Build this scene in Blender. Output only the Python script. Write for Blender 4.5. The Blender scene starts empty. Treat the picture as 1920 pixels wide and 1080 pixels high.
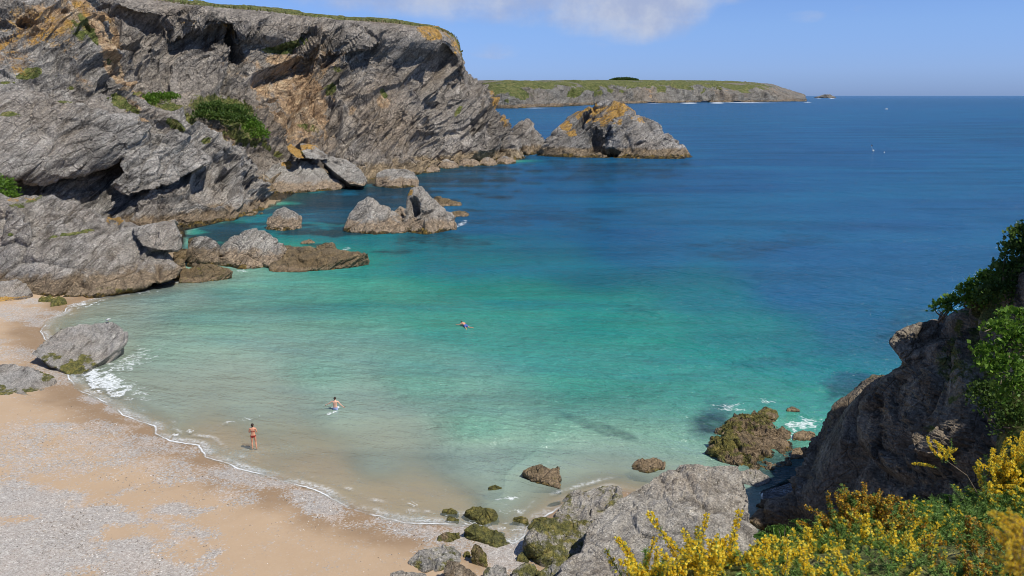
import bpy, bmesh, math, random
import numpy as np
from mathutils import Vector
S = bpy.context.scene
COL = S.collection
rnd = random.Random(7)
RS = np.random.RandomState

# ------------------------------------------------------------------ camera, sky, sun, exposure
F, HC, CX, CY = 1450.0, 21.0, 960.0, 540.0            # focal length in photo pixels, eye height above the sea
PITCH = math.atan(361.0 / F)
SP, CP = math.sin(PITCH), math.cos(PITCH)
cam_d = bpy.data.cameras.new('camera'); cam = bpy.data.objects.new('camera', cam_d); COL.objects.link(cam)
cam.location = (0, 0, HC); cam.rotation_euler = (math.pi / 2 - PITCH, 0, 0)
cam_d.sensor_width = 36; cam_d.lens = 36 * F / 1920
cam_d.clip_start = .05; cam_d.clip_end = 60000
cam_d.dof.use_dof = True; cam_d.dof.focus_distance = 60; cam_d.dof.aperture_fstop = 12
S.camera = cam
S.render.engine = 'CYCLES'; S.cycles.pixel_filter_type = 'BLACKMAN_HARRIS'; S.cycles.filter_width = 1.0
S.view_settings.view_transform = 'Standard'; S.view_settings.look = 'None'
S.view_settings.exposure = 0.0; S.view_settings.gamma = 1
SUN_EL = math.radians(57); SUN_AZ = math.atan2(.80, -.50)   # azimuth from +Y towards +X: behind the camera, to the right
sun_dir = Vector((math.sin(SUN_AZ) * math.cos(SUN_EL), math.cos(SUN_AZ) * math.cos(SUN_EL), math.sin(SUN_EL)))
sl = bpy.data.lights.new('sun', 'SUN'); sl.energy = 5.0; sl.angle = math.radians(.53); sl.color = (1, .955, .88)
so = bpy.data.objects.new('sun', sl); COL.objects.link(so); so.rotation_euler = sun_dir.to_track_quat('Z', 'Y').to_euler()
so.location = (60, -60, 120)

# ------------------------------------------------------------------ node helper
class NT:
    def __init__(s, tree): s.t = tree; s.t.nodes.clear()
    def n(s, typ, **kw):
        nd = s.t.nodes.new(typ)
        for k, v in kw.items():
            if k == 'i':
                for kk, vv in v.items(): s.set(nd.inputs[kk], vv)
            else: setattr(nd, k, v)
        return nd
    def set(s, sock, v):
        if isinstance(v, bpy.types.NodeSocket): s.t.links.new(v, sock)
        elif isinstance(v, bpy.types.Node): s.t.links.new(v.outputs[0], sock)
        else:
            if isinstance(v, (tuple, list)) and len(v) == 3 and sock.type == 'RGBA': v = (*v, 1)
            sock.default_value = v
    def math(s, op, a, b=None, c=None, clamp=False):
        nd = s.n('ShaderNodeMath', operation=op, use_clamp=clamp); s.set(nd.inputs[0], a)
        if b is not None: s.set(nd.inputs[1], b)
        if c is not None: s.set(nd.inputs[2], c)
        return nd.outputs[0]
    def mix(s, f, a, b, mode='MIX'):
        nd = s.n('ShaderNodeMix', data_type='RGBA', blend_type=mode)
        s.set(nd.inputs[0], f); s.set(nd.inputs[6], a); s.set(nd.inputs[7], b); return nd.outputs[2]
    def step(s, v, lo, hi, a=0., b=1.):
        nd = s.n('ShaderNodeMapRange', interpolation_type='SMOOTHSTEP'); s.set(nd.inputs[0], v)
        for k, x in zip((1, 2, 3, 4), (lo, hi, a, b)): s.set(nd.inputs[k], x)
        return nd.outputs[0]
    def noise(s, vec, scale, detail=6, rough=.6, dist=0., out=0):
        nd = s.n('ShaderNodeTexNoise'); s.set(nd.inputs['Vector'], vec); s.set(nd.inputs['Scale'], scale)
        nd.inputs['Detail'].default_value = detail; nd.inputs['Roughness'].default_value = rough; nd.inputs['Distortion'].default_value = dist
        return nd.outputs[out]
    def voro(s, vec, scale, feature='F1', out=0, rand=1.):
        nd = s.n('ShaderNodeTexVoronoi', feature=feature); s.set(nd.inputs['Vector'], vec); s.set(nd.inputs['Scale'], scale)
        nd.inputs['Randomness'].default_value = rand
        return nd.outputs[out]
    def ramp(s, f, pts, interp='LINEAR'):
        nd = s.n('ShaderNodeValToRGB'); s.set(nd.inputs[0], f); cr = nd.color_ramp; cr.interpolation = interp
        while len(cr.elements) < len(pts): cr.elements.new(.5)
        for e, (p, c) in zip(cr.elements, pts): e.position = p; e.color = (*c, 1) if len(c) == 3 else c
        return nd.outputs[0]
    def scalev(s, vec, sc):
        nd = s.n('ShaderNodeVectorMath', operation='MULTIPLY'); s.set(nd.inputs[0], vec); nd.inputs[1].default_value = sc; return nd.outputs[0]
    def dot(s, vec, d):
        nd = s.n('ShaderNodeVectorMath', operation='DOT_PRODUCT'); s.set(nd.inputs[0], vec); nd.inputs[1].default_value = d; return nd.outputs['Value']
    def attr(s, name, out='Fac'):
        nd = s.n('ShaderNodeAttribute', attribute_name=name); return nd.outputs[out]
    def bump(s, h, strength, dist, normal=None):
        nd = s.n('ShaderNodeBump'); s.set(nd.inputs['Height'], h); nd.inputs['Strength'].default_value = strength; nd.inputs['Distance'].default_value = dist
        if normal is not None: s.set(nd.inputs['Normal'], normal)
        return nd.outputs[0]

# ------------------------------------------------------------------ world: sky with a few soft clouds low over the sea
w = bpy.data.worlds.new('World'); S.world = w; w.use_nodes = True
n = NT(w.node_tree)
sky = n.n('ShaderNodeTexSky', sky_type='NISHITA', sun_disc=False)
sky.sun_elevation = SUN_EL; sky.sun_rotation = SUN_AZ; sky.air_density = 1.0; sky.dust_density = .1; sky.ozone_density = 2.2; sky.altitude = 20
tc = n.n('ShaderNodeTexCoord'); g = tc.outputs['Generated']
sx = n.n('ShaderNodeSeparateXYZ'); n.set(sx.inputs[0], g)
x_, y_, z_ = sx.outputs
# clear maritime air: the band above the horizon is blue, not yellow
skyc = n.mix(1., sky.outputs[0], n.ramp(z_, [(0., (.33, .54, 1.32)), (.03, (.47, .67, 1.40)), (.08, (.60, .79, 1.36)), (.2, (.72, .88, 1.28)), (.45, (.95, .95, 1.1))]), 'MULTIPLY')
# clouds live on a flat layer: direction divided by height keeps their perspective right
zc = n.math('ADD', n.math('MAXIMUM', z_, 0.), .12)
cv = n.n('ShaderNodeCombineXYZ'); n.set(cv.inputs[0], n.math('DIVIDE', x_, zc)); n.set(cv.inputs[1], n.math('DIVIDE', y_, zc)); n.set(cv.inputs[2], .31)
def cblob(cx, cz, rx, rz, amp=1.):
    ax = n.math('DIVIDE', n.math('SUBTRACT', x_, cx), rx); az = n.math('DIVIDE', n.math('SUBTRACT', z_, cz), rz)
    d = n.math('ADD', n.math('MULTIPLY', ax, ax), n.math('MULTIPLY', az, az))
    return n.math('MULTIPLY', n.step(d, 0., 1., 1., 0.), amp)
cl = cblob(.14, .108, .15, .06, 1.1)
for a in ((-.04, .118, .2, .05, 1.0), (.03, .10, .12, .03, .7), (-.2, .13, .12, .035, .95), (.22, .12, .1, .03, .8), (-.02, .055, .06, .016, .62), (.09, .06, .05, .012, .5), (.335, .088, .034, .011, .5), (.395, .094, .02, .008, .45),
          (-.21, .118, .10, .03, .7), (.47, .122, .1, .02, .55), (-.4, .2, .3, .06, .8), (.3, .3, .4, .12, .6)):
    cl = n.math('MAXIMUM', cl, cblob(*a))
cn = n.noise(g, 9., 7, .62, .3)
cn2 = n.noise(cv.outputs[0], 1.6, 6, .6, .2)
dens = n.math('ADD', cl, n.math('MULTIPLY', n.math('SUBTRACT', n.math('ADD', n.math('MULTIPLY', cn, .65), n.math('MULTIPLY', cn2, .35)), .5), 2.3))
mask = n.math('MULTIPLY', n.step(dens, .25, 1.25), n.step(cl, 0., .35))
mask = n.math('MULTIPLY', mask, .84)
ccol = n.mix(n.step(n.noise(g, 16., 5, .6), .38, .66), (4.2, 4.8, 6.7), (5.9, 6.3, 7.4))
skyc = n.mix(mask, skyc, ccol)
bg = n.n('ShaderNodeBackground'); n.set(bg.inputs[0], skyc); bg.inputs[1].default_value = .095
wo = n.n('ShaderNodeOutputWorld'); n.set(wo.inputs[0], bg.outputs[0])

# ------------------------------------------------------------------ geometry helpers
def ray(px, py):
    v = (np.asarray(py, float) - CY) / F; u = (np.asarray(px, float) - CX) / F
    fy = CP - v * SP; return u / fy, -(SP + v * CP) / fy          # per metre of y: x, z
def P(px, py, Y): a, b = ray(px, py); return np.array([a * Y, Y, HC + b * Y], float)
def Z(px, py, z=0.): a, b = ray(px, py); Y = (z - HC) / b; return np.array([a * Y, Y, z], float)
def proj(V):
    d = V[:, 2] - HC; f = V[:, 1] * CP - d * SP; f = np.maximum(f, .01)
    return CX + F * V[:, 0] / f, CY + F * (-d * CP - V[:, 1] * SP) / f

_r = RS(11); _perm = _r.permutation(1024); _perm = np.concatenate([_perm, _perm, _perm]); _grad = _r.normal(size=(1024, 3)); _grad /= np.linalg.norm(_grad, axis=1)[:, None]
_rand = _r.rand(1024, 4)
def _h(i, j, k): return _perm[(_perm[(_perm[i & 1023] + j) & 1023] + k) & 1023]
def perlin(p):
    pi = np.floor(p).astype(np.int64); f = p - pi; u = f * f * f * (f * (f * 6 - 15) + 10); r = 0
    for a in (0, 1):
        for b in (0, 1):
            for c in (0, 1):
                gr = _grad[_h(pi[:, 0] + a, pi[:, 1] + b, pi[:, 2] + c)]
                dd = gr[:, 0] * (f[:, 0] - a) + gr[:, 1] * (f[:, 1] - b) + gr[:, 2] * (f[:, 2] - c)
                wgt = (u[:, 0] if a else 1 - u[:, 0]) * (u[:, 1] if b else 1 - u[:, 1]) * (u[:, 2] if c else 1 - u[:, 2])
                r = r + dd * wgt
    return r
def fbm(p, o=4, g=.5, ridged=False):
    r = 0; a = 1.
    for i in range(o):
        v = perlin(p * 2 ** i + i * 17.3)
        r = r + a * ((.3 - abs(v)) * 1.4 if ridged else v); a *= g
    return r
def facets(p, k=80.):
    """blocky field: each cell has its own height and tilt, joints between cells stay a few samples wide"""
    b = np.floor(p - .5).astype(np.int64); num = np.zeros(len(p)); den = np.zeros(len(p)) + 1e-12; d1 = np.full(len(p), 9.); d2 = d1.copy()
    for i in (0, 1):
        for j in (0, 1):
            for l in (0, 1):
                c = b + (i, j, l); h = _h(c[:, 0], c[:, 1], c[:, 2]); rv = _rand[h]; loc = p - (c + .5 + (rv[:, :3] - .5) * .85)
                d = (loc ** 2).sum(1); val = rv[:, 3] - .5 + ((_rand[(h + 377) & 1023, :3] - .5) * loc).sum(1) * 1.5
                wt = np.exp(-k * d); num += wt * val; den += wt
                m = d < d1; d2 = np.where(m, d1, np.minimum(d2, d)); d1 = np.where(m, d, d1)
    return num / den, np.sqrt(d2) - np.sqrt(d1)
def worley(p):
    b = np.floor(p - .5).astype(np.int64); d1 = np.full(len(p), 9.); d2 = d1.copy(); idn = np.zeros(len(p), np.int64); cen = np.zeros_like(p)
    for i in (0, 1):
        for j in (0, 1):
            for k in (0, 1):
                c = b + (i, j, k); h = _h(c[:, 0], c[:, 1], c[:, 2]); q = c + .5 + (_rand[h, :3] - .5) * .85
                d = ((p - q) ** 2).sum(1); m = d < d1
                d2 = np.where(m, d1, np.minimum(d2, d)); d1 = np.where(m, d, d1); idn = np.where(m, h, idn); cen[m] = q[m]
    return np.sqrt(d1), np.sqrt(d2), idn, cen
def frame(dip=40, az=4, plunge=12):
    """beds rise to the right by dip degrees; rows: along the bed, into the bed, across the bed"""
    d, a, q = map(math.radians, (dip, az, plunge))
    e1 = np.array([math.cos(d) * math.cos(a), math.cos(d) * math.sin(a), math.sin(d)])
    t = np.array([-math.sin(a) , math.cos(a), math.sin(q)]); nn = np.cross(e1, t); nn /= np.linalg.norm(nn); e2 = np.cross(nn, e1)
    return np.array([e1, e2, nn])
FR0 = frame()
AN = (2.1, 1.5, .55)
def rockdisp(p, levels, fr=FR0, warp=.35, fine=0., seed=0., an=AN):
    q = p @ fr.T; L0 = levels[0][0]; pp = p + seed * 7.7
    for k in range(3): q[:, k] += warp * L0 * perlin(pp / (L0 * 1.7) + k * 31.7) + warp * .3 * L0 * perlin(pp / (L0 * .5) + k * 11.7)
    out = np.zeros(len(p))
    calm = np.clip(.8 + 2.2 * perlin(pp / (L0 * 1.15) + 5.5), .22, 1.5)      # massive slabs between shattered zones
    for li_, (size, amp) in enumerate(levels):
        amp = amp * calm if li_ else amp
        s = size * np.array(an)
        v, e = facets(q / s + seed * 3.1 + size)
        out += amp * v - amp * .42 * np.clip(1 - e / .14, 0, 1) ** 2
    if fine: out += fine * fbm(q / np.array([2.5, 2., .5]) / (levels[-1][0]), 3) 
    return out

def mesh_np(name, V, Q, mat, parent=None, attrs=None, smooth=False):
    me = bpy.data.meshes.new(name); V = np.ascontiguousarray(V, np.float32); Q = np.ascontiguousarray(Q, np.int32); k = Q.shape[1]
    me.vertices.add(len(V)); me.vertices.foreach_set('co', V.ravel())
    me.loops.add(Q.size); me.loops.foreach_set('vertex_index', Q.ravel())
    me.polygons.add(len(Q)); me.polygons.foreach_set('loop_start', np.arange(0, Q.size, k, dtype=np.int32)); me.polygons.foreach_set('loop_total', np.full(len(Q), k, np.int32))
    me.polygons.foreach_set('use_smooth', np.full(len(Q), smooth, bool))
    me.update(calc_edges=True); me.validate()
    for nm, a in (attrs or {}).items():
        at = me.attributes.new(nm, 'FLOAT', 'POINT'); at.data.foreach_set('value', np.ascontiguousarray(a, np.float32))
    me.materials.append(mat)
    o = bpy.data.objects.new(name, me); COL.objects.link(o)
    if parent is not None: o.parent = parent
    return o
def gridfaces(nu, nv):
    i = np.arange((nu - 1) * (nv - 1)); a = (i // (nu - 1)) * nu + i % (nu - 1)
    return np.stack([a, a + 1, a + nu + 1, a + nu], 1)
def catmull(C, nu):
    """C (m,...) -> nu samples along axis 0"""
    m = len(C); t = np.linspace(0, m - 1, nu); i = np.minimum(t.astype(int), m - 2); f = (t - i).reshape(-1, *([1] * (C.ndim - 1)))
    p0, p1, p2, p3 = C[np.maximum(i - 1, 0)], C[i], C[i + 1], C[np.minimum(i + 2, m - 1)]
    return .5 * (2 * p1 + (p2 - p0) * f + (2 * p0 - 5 * p1 + 4 * p2 - p3) * f ** 2 + (3 * p1 - p0 - 3 * p2 + p3) * f ** 3)
def surf(C, nu, nv):
    """C: rows x cols x 3 control points -> nv x nu x 3, resampled so that samples are spread by length"""
    G = np.swapaxes(catmull(np.swapaxes(catmull(np.asarray(C, float), 40), 0, 1), 60), 0, 1)
    def resample(G, k):       # along axis 0, by mean arc length
        L = np.linalg.norm(np.diff(G, axis=0), axis=2).mean(1); s = np.concatenate([[0], np.cumsum(L)]); s /= s[-1]
        t = np.interp(np.linspace(0, 1, k), s, np.arange(len(s))); i = np.minimum(t.astype(int), len(G) - 2); f = (t - i)[:, None, None]
        return G[i] * (1 - f) + G[i + 1] * f
    G = resample(G, nv); return np.swapaxes(resample(np.swapaxes(G, 0, 1), nu), 0, 1)
def gnormals(G):
    du = np.gradient(G, axis=1); dv = np.gradient(G, axis=0); nn = np.cross(du, dv); return nn / (np.linalg.norm(nn, axis=2)[..., None] + 1e-9)
def vnormals(V, T):
    nn = np.zeros_like(V); fn = np.cross(V[T[:, 1]] - V[T[:, 0]], V[T[:, 2]] - V[T[:, 0]])
    for k in range(3): np.add.at(nn, T[:, k], fn)
    return nn / (np.linalg.norm(nn, axis=1)[:, None] + 1e-9)
def blobs(V, L, edge=.35, freq=.5):
    """soft patches centred on places seen in the photo, with ragged edges"""
    px, py = proj(V); e = fbm(V * freq, 4) * edge * 2.2; r = np.zeros(len(V))
    for b in L:
        x, y, rx, ry = b[:4]; ang = math.radians(b[4]) if len(b) > 4 else 0; amp = b[5] if len(b) > 5 else 1
        dx, dy = px - x, py - y; a = (dx * math.cos(ang) - dy * math.sin(ang)) / rx; c = (dx * math.sin(ang) + dy * math.cos(ang)) / ry
        r = np.maximum(r, amp * np.clip((1 + e - np.sqrt(a * a + c * c)) / edge, 0, 1))
    return r
def dent(V, N_, L):
    for b in L or []:
        V = V - N_ * (b[4] * np.clip(blobs(V, [(b[0], b[1], b[2], b[3], b[5] if len(b) > 5 else 0)], .45, b[6] if len(b) > 6 else .25), 0, 1))[:, None]
    return V
def tag(o, label, cat, group=None):
    o['label'] = label; o['category'] = cat
    if group: o['group'] = group
    return o
def thing(name, label, cat, loc=(0, 0, 0), group=None):
    o = bpy.data.objects.new(name, None); COL.objects.link(o); o.location = loc; o.empty_display_size = .3
    return tag(o, label, cat, group)
def structure(o): o['kind'] = 'structure'; return o
def mat(name):
    m = bpy.data.materials.new(name); m.use_nodes = True; return m, NT(m.node_tree)
def finish(n, shader, disp=None):
    o = n.n('ShaderNodeOutputMaterial'); n.set(o.inputs[0], shader)
def bsdf(n, col, rough=.8, normal=None, spec=.3, **kw):
    b = n.n('ShaderNodeBsdfPrincipled'); n.set(b.inputs['Base Color'], col); n.set(b.inputs['Roughness'], rough); n.set(b.inputs['Specular IOR Level'], spec)
    if normal is not None: n.set(b.inputs['Normal'], normal)
    for k, v in kw.items(): n.set(b.inputs[k], v)
    return b.outputs[0]

# ------------------------------------------------------------------ materials
def rock_mat(name, fr=FR0, sc=1., dark=(.055, .05, .046), mid=(.20, .186, .167), light=(.50, .475, .435), brown=(.27, .205, .14), brown_amt=.5,
             tide=(.5, 2.0), fleck=.5, algae=0., lichen_col=(.42, .21, .04), bump=1., tidecol=(.27, .20, .125), wetcol=(.045, .037, .02), base_lichen=.0, qn=(.7, .8, 2.1), crack=.32):
    m, n = mat(name); geo = n.n('ShaderNodeNewGeometry'); pos = geo.outputs['Position']
    cv = n.n('ShaderNodeCombineXYZ')
    for k in range(3): n.set(cv.inputs[k], n.dot(pos, tuple(fr[k])))
    q = cv.outputs[0]; qs = n.scalev(q, qn)
    wv = n.n('ShaderNodeVectorMath', operation='ADD'); n.set(wv.inputs[0], qs); n.set(wv.inputs[1], n.scalev(n.noise(pos, .35 / sc, 3, .5, 0, 1), (.9 * sc,) * 3)); qs = wv.outputs[0]
    a = n.noise(qs, .55 / sc, 9, .68)
    col = n.ramp(a, [(.30, dark), (.44, mid), (.56, tuple(.5 * (x + y) for x, y in zip(mid, light))), (.72, light)])
    bed = n.noise(n.scalev(wv.outputs[0], (.3, .4, 1.1)), .8 / sc, 8, .72)
    col = n.mix(n.math('MULTIPLY', n.step(bed, .46, .38), .75), col, tuple(.8 * x for x in dark)); col = n.mix(n.math('MULTIPLY', n.step(bed, .56, .66), .5), col, light)
    big = n.noise(pos, .10 / sc, 5, .6)
    slabm = n.step(n.noise(pos, .16 / sc, 3, .5, .4), .40, .62)
    col = n.mix(n.math('MULTIPLY', slabm, .5), col, tuple(.62 * x + .38 * y for x, y in zip(mid, light)))
    col = n.mix(n.math('MULTIPLY', n.step(big, .42, .68), brown_amt), col, brown)
    col = n.mix(n.math('MULTIPLY', n.step(n.noise(pos, .22 / sc, 6, .65), .5, .72), .45), col, tuple(.55 * x for x in mid))
    fl = n.noise(qs, 3.2 / sc, 4, .7)
    blk = n.n('ShaderNodeSeparateColor'); n.set(blk.inputs[0], n.voro(qs, .75 / sc, out=1)); crk = n.step(n.voro(qs, .75 / sc, 'DISTANCE_TO_EDGE'), .0, .045)
    crk2 = n.step(n.voro(qs, 2.1 / sc, 'DISTANCE_TO_EDGE'), .0, .05); pat = n.step(n.noise(pos, .25 / sc, 4, .6), .42, .6)
    col = n.mix(n.math('MULTIPLY', blk.outputs[0], .42), col, n.mix(.55, col, dark))
    col = n.mix(n.math('MULTIPLY', n.math('SUBTRACT', 1., n.math('MULTIPLY', crk, n.math('ADD', n.math('MULTIPLY', crk2, .6), .4))), n.math('MULTIPLY', crack, n.math('ADD', .12, n.math('MULTIPLY', pat, .85)))), col, tuple(.5 * x for x in dark))
    col = n.mix(n.math('MULTIPLY', n.step(fl, .60, .72), fleck), col, (.55, .54, .51))
    col = n.mix(n.math('MULTIPLY', n.step(fl, .40, .30), .55), col, dark)
    # earth, grass and lichen where they grow
    e = n.attr('earth'); en = n.noise(pos, 1.1 / sc, 5, .7)
    ecol = n.ramp(n.noise(pos, .9 / sc, 6, .7), [(.35, (.20, .13, .075)), (.5, (.34, .235, .14)), (.66, (.46, .36, .24))])
    col = n.mix(n.step(n.math('ADD', e, n.math('MULTIPLY', n.math('SUBTRACT', en, .5), 1.6)), .45, .75), col, ecol)
    gr = n.attr('grass')
    gcol = n.ramp(n.noise(pos, 1.7 / sc, 6, .7), [(.32, (.045, .062, .016)), (.48, (.105, .125, .034)), (.62, (.20, .185, .07)), (.75, (.30, .235, .12))])
    col = n.mix(n.step(n.math('ADD', gr, n.math('MULTIPLY', n.math('SUBTRACT', en, .5), 1.5)), .45, .62), col, gcol)
    sn = n.n('ShaderNodeSeparateXYZ'); n.set(sn.inputs[0], geo.outputs['Normal'])
    sp = n.n('ShaderNodeSeparateXYZ'); n.set(sp.inputs[0], pos); z = sp.outputs[2]
    li = n.math('MAXIMUM', n.attr('lichen'), base_lichen)
    ln = n.noise(pos, .8 / sc, 6, .72)
    lm = n.math('MULTIPLY', n.math('MULTIPLY', n.step(n.math('ADD', li, n.math('MULTIPLY', n.math('SUBTRACT', ln, .5), 2.4)), .42, .72), n.step(n.noise(pos, 2.6 / sc, 5, .75), .30, .5, .3, 1.)), n.step(sn.outputs[2], -.35, .3))
    col = n.mix(lm, col, n.mix(n.noise(pos, 3. / sc, 4), lichen_col, (.30, .22, .08)))
    # tide marks
    tz = n.math('ADD', z, n.math('MULTIPLY', n.math('SUBTRACT', n.noise(pos, .5 / sc, 5, .7), .5), -1.6 * (tide[1] - tide[0] + .2)))
    tcol = n.mix(n.step(n.noise(pos, 1.3 / sc, 6, .7), .38, .64), tuple(.55 * x for x in tidecol), tidecol)
    col = n.mix(n.math('MULTIPLY', n.step(tz, tide[1], tide[1] * .55 + tide[0] * .45), .86), col, tcol)
    wc = n.mix(n.step(n.noise(pos, 1.8 / sc, 6, .75), .46, .62), wetcol, (.20, .135, .035))
    col = n.mix(n.step(tz, tide[0], tide[0] - .4 * max(.4, tide[0])), col, wc)
    if algae:
        al = n.math('MAXIMUM', n.attr('algae'), 0.)
        acol = n.ramp(n.noise(pos, 2.6, 6, .75), [(.35, (.035, .038, .012)), (.5, (.095, .095, .022)), (.6, (.17, .145, .035)), (.72, (.27, .21, .09))])
        am = n.step(n.math('ADD', al, n.math('MULTIPLY', n.math('SUBTRACT', n.noise(pos, 1.1, 6, .72), .5), 1.9)), .42, .68)
        col = n.mix(n.math('MULTIPLY', am, algae), col, acol)
    spk = n.noise(pos, 5.5 / sc, 4, .8); chip = n.voro(qs, 2.6 / sc, out=0)
    col = n.mix(1., col, n.ramp(spk, [(.34, (.50, .50, .50)), (.46, (1.02, 1.01, .99)), (.56, (1.28, 1.26, 1.23)), (.67, (2.1, 2.06, 1.98))]), 'MULTIPLY')
    h = n.math('ADD', n.math('ADD', n.math('MULTIPLY', a, .8 * sc), n.math('MULTIPLY', bed, 1.1 * sc)), n.math('MULTIPLY', fl, .2 * sc))
    h = n.math('ADD', h, n.math('ADD', n.math('MULTIPLY', spk, .22 * sc), n.math('MULTIPLY', chip, -.22 * sc)))
    h = n.math('ADD', h, n.math('MULTIPLY', n.math('ADD', n.math('ADD', crk, n.math('MULTIPLY', crk2, .4)), n.math('MULTIPLY', blk.outputs[1], .7)), .38 * sc * (.35 + crack)))
    nb = n.bump(h, 1., .42 * bump)
    rough = n.step(tz, tide[0] - .2, tide[1], .55, .92)
    finish(n, bsdf(n, col, rough, nb, .22)); return m
FRB = frame(36, 4, 15); FRS = frame(38, 5, 5)
M_CLIFF = rock_mat('slate_cliff', sc=3.2, tide=(.9, 4.0), brown_amt=.62, fleck=.35, mid=(.21, .188, .162), light=(.44, .40, .35), tidecol=(.33, .25, .15))
M_MID = rock_mat('slate_slab', FRB, sc=1.7, tide=(.5, 2.4), brown_amt=.35, fleck=.4)
M_NEAR = rock_mat('slate_outcrop', FRB, sc=1.0, tide=(.6, 2.6), brown_amt=.30, fleck=.5, algae=.8)
M_STACK = rock_mat('sea_stack_rock', FRS, sc=3.0, tide=(1.0, 3.8), fleck=.55, brown_amt=.35, mid=(.17, .16, .145), light=(.46, .44, .41), tidecol=(.30, .22, .13))
M_SKERRY = rock_mat('skerry_rock', FRB, sc=1.3, tide=(.35, 2.3), fleck=.5, brown_amt=.3, mid=(.25, .235, .21), light=(.47, .45, .41), tidecol=(.36, .27, .18))
M_WEED = rock_mat('weed_covered_rock', FRB, qn=(.9, 1., 1.5), crack=.25, sc=.7, tide=(.15, .5), fleck=.15, brown_amt=.6, mid=(.13, .10, .06), light=(.30, .22, .12), brown=(.12, .08, .035), algae=.9, wetcol=(.03, .025, .015))
M_BOULD = rock_mat('beach_boulder_rock', FRB, crack=.18, sc=.55, tide=(-3, -2), fleck=.35, brown_amt=.35, mid=(.25, .24, .22), light=(.42, .40, .37), algae=.95, bump=.8)
M_BIG = rock_mat('pale_boulder_rock', frame(25, 30, 10), qn=(1., 1.2, 2.2), crack=.08, sc=.5, tide=(-3, -2), fleck=.85, brown_amt=.35, dark=(.07, .065, .06), mid=(.235, .218, .19), light=(.46, .435, .39), algae=.9, bump=.8)
M_RIGHT = rock_mat('dark_cliff_rock', frame(40, 60, 10), qn=(.7, .9, 2.), crack=.12, sc=.8, tide=(.2, .8), fleck=.3, brown_amt=.6, brown=(.17, .12, .07), dark=(.035, .03, .024), mid=(.20, .165, .125), light=(.50, .44, .35), bump=1.5)
M_FAR = rock_mat('far_headland_rock', frame(20, 0, 0), sc=16., tide=(1.5, 7.), fleck=.2, brown_amt=.45, dark=(.04, .04, .035), mid=(.15, .143, .128), light=(.34, .325, .29), bump=1.2)

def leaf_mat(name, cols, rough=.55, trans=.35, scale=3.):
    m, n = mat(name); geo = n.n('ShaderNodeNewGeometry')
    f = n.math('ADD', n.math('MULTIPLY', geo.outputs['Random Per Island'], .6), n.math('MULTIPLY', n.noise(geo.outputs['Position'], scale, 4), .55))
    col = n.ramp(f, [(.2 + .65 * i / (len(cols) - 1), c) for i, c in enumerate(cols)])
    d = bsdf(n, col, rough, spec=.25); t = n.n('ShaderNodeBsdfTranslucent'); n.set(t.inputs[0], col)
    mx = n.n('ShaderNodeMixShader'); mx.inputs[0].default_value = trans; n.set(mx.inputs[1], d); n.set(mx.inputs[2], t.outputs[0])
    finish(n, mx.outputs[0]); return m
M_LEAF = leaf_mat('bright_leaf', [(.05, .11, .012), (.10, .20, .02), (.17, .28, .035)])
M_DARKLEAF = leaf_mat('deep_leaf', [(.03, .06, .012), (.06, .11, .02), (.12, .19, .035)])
M_GRASS = leaf_mat('turf_blade', [(.06, .085, .02), (.12, .14, .035), (.22, .20, .08), (.30, .24, .12)])
M_SPINE = leaf_mat('gorse_spine', [(.08, .16, .03), (.14, .26, .05), (.23, .35, .09)], trans=.2)
M_FERN = leaf_mat('bracken_leaf', [(.05, .12, .02), (.09, .19, .03), (.16, .27, .05)], trans=.35)
M_BLOOM = leaf_mat('gorse_blossom', [(.80, .52, .02), (.92, .70, .05), (.97, .80, .12)], trans=.5, scale=8)
M_FADED = leaf_mat('fading_blossom', [(.22, .11, .03), (.42, .23, .04), (.72, .46, .03)], trans=.3, scale=8)
M_TWIG, n = mat('twig'); g_ = n.n('ShaderNodeNewGeometry')
finish(n, bsdf(n, n.ramp(n.noise(g_.outputs['Position'], 20, 4), [(.3, (.10, .07, .045)), (.7, (.28, .22, .16))]), .85))
def plain(name, c, rough=.6, var=.25, scale=12., spec=.35):
    m, n = mat(name); g_ = n.n('ShaderNodeNewGeometry')
    finish(n, bsdf(n, n.mix(n.noise(g_.outputs['Position'], scale, 4), tuple(x * (1 - var) for x in c), tuple(min(1, x * (1 + var)) for x in c)), rough, spec=spec)); return m

# ------------------------------------------------------------------ shoreline, ground and sea bed
shore_px = [(330, 524), (250, 545), (190, 556), (128, 572), (118, 585), (85, 603), (74, 622), (92, 650), (118, 680), (128, 714), (150, 735), (200, 757), (228, 778),
            (286, 800), (288, 815), (320, 828), (370, 836), (384, 858), (470, 887), (540, 905), (600, 925), (650, 950), (700, 968), (760, 982), (830, 985), (880, 988),
            (925, 1000), (962, 1022), (985, 1008), (1000, 985), (1060, 945), (1150, 918), (1240, 935), (1300, 1010), (1400, 1060), (1440, 1080)]
cliff_px = [(975, 302), (900, 305), (860, 309), (800, 317), (745, 332), (700, 346), (640, 350), (560, 356), (500, 390), (430, 412), (345, 432), (338, 470), (335, 510)]
beach_line = np.array([Z(*p)[:2] for p in shore_px])
cliff_line = np.array([Z(*p)[:2] for p in cliff_px])
right_line = np.array([[10.5, 30.2], [13.0, 36], [13.6, 38.3], [18, 40.8], [27, 46], [73, 71], [90, 73]], float)
land = np.concatenate([[[-10, 600], [-15, 330]], cliff_line, beach_line, right_line, [[90, -60], [-400, -60], [-400, 600]]])
def segdist(p, line):
    r = np.full(len(p), 1e9)
    for a, b in zip(line[:-1], line[1:]):
        ab = b - a; t = np.clip(((p - a) @ ab) / (ab @ ab), 0, 1); r = np.minimum(r, np.linalg.norm(p - a - t[:, None] * ab, axis=1))
    return r
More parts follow.
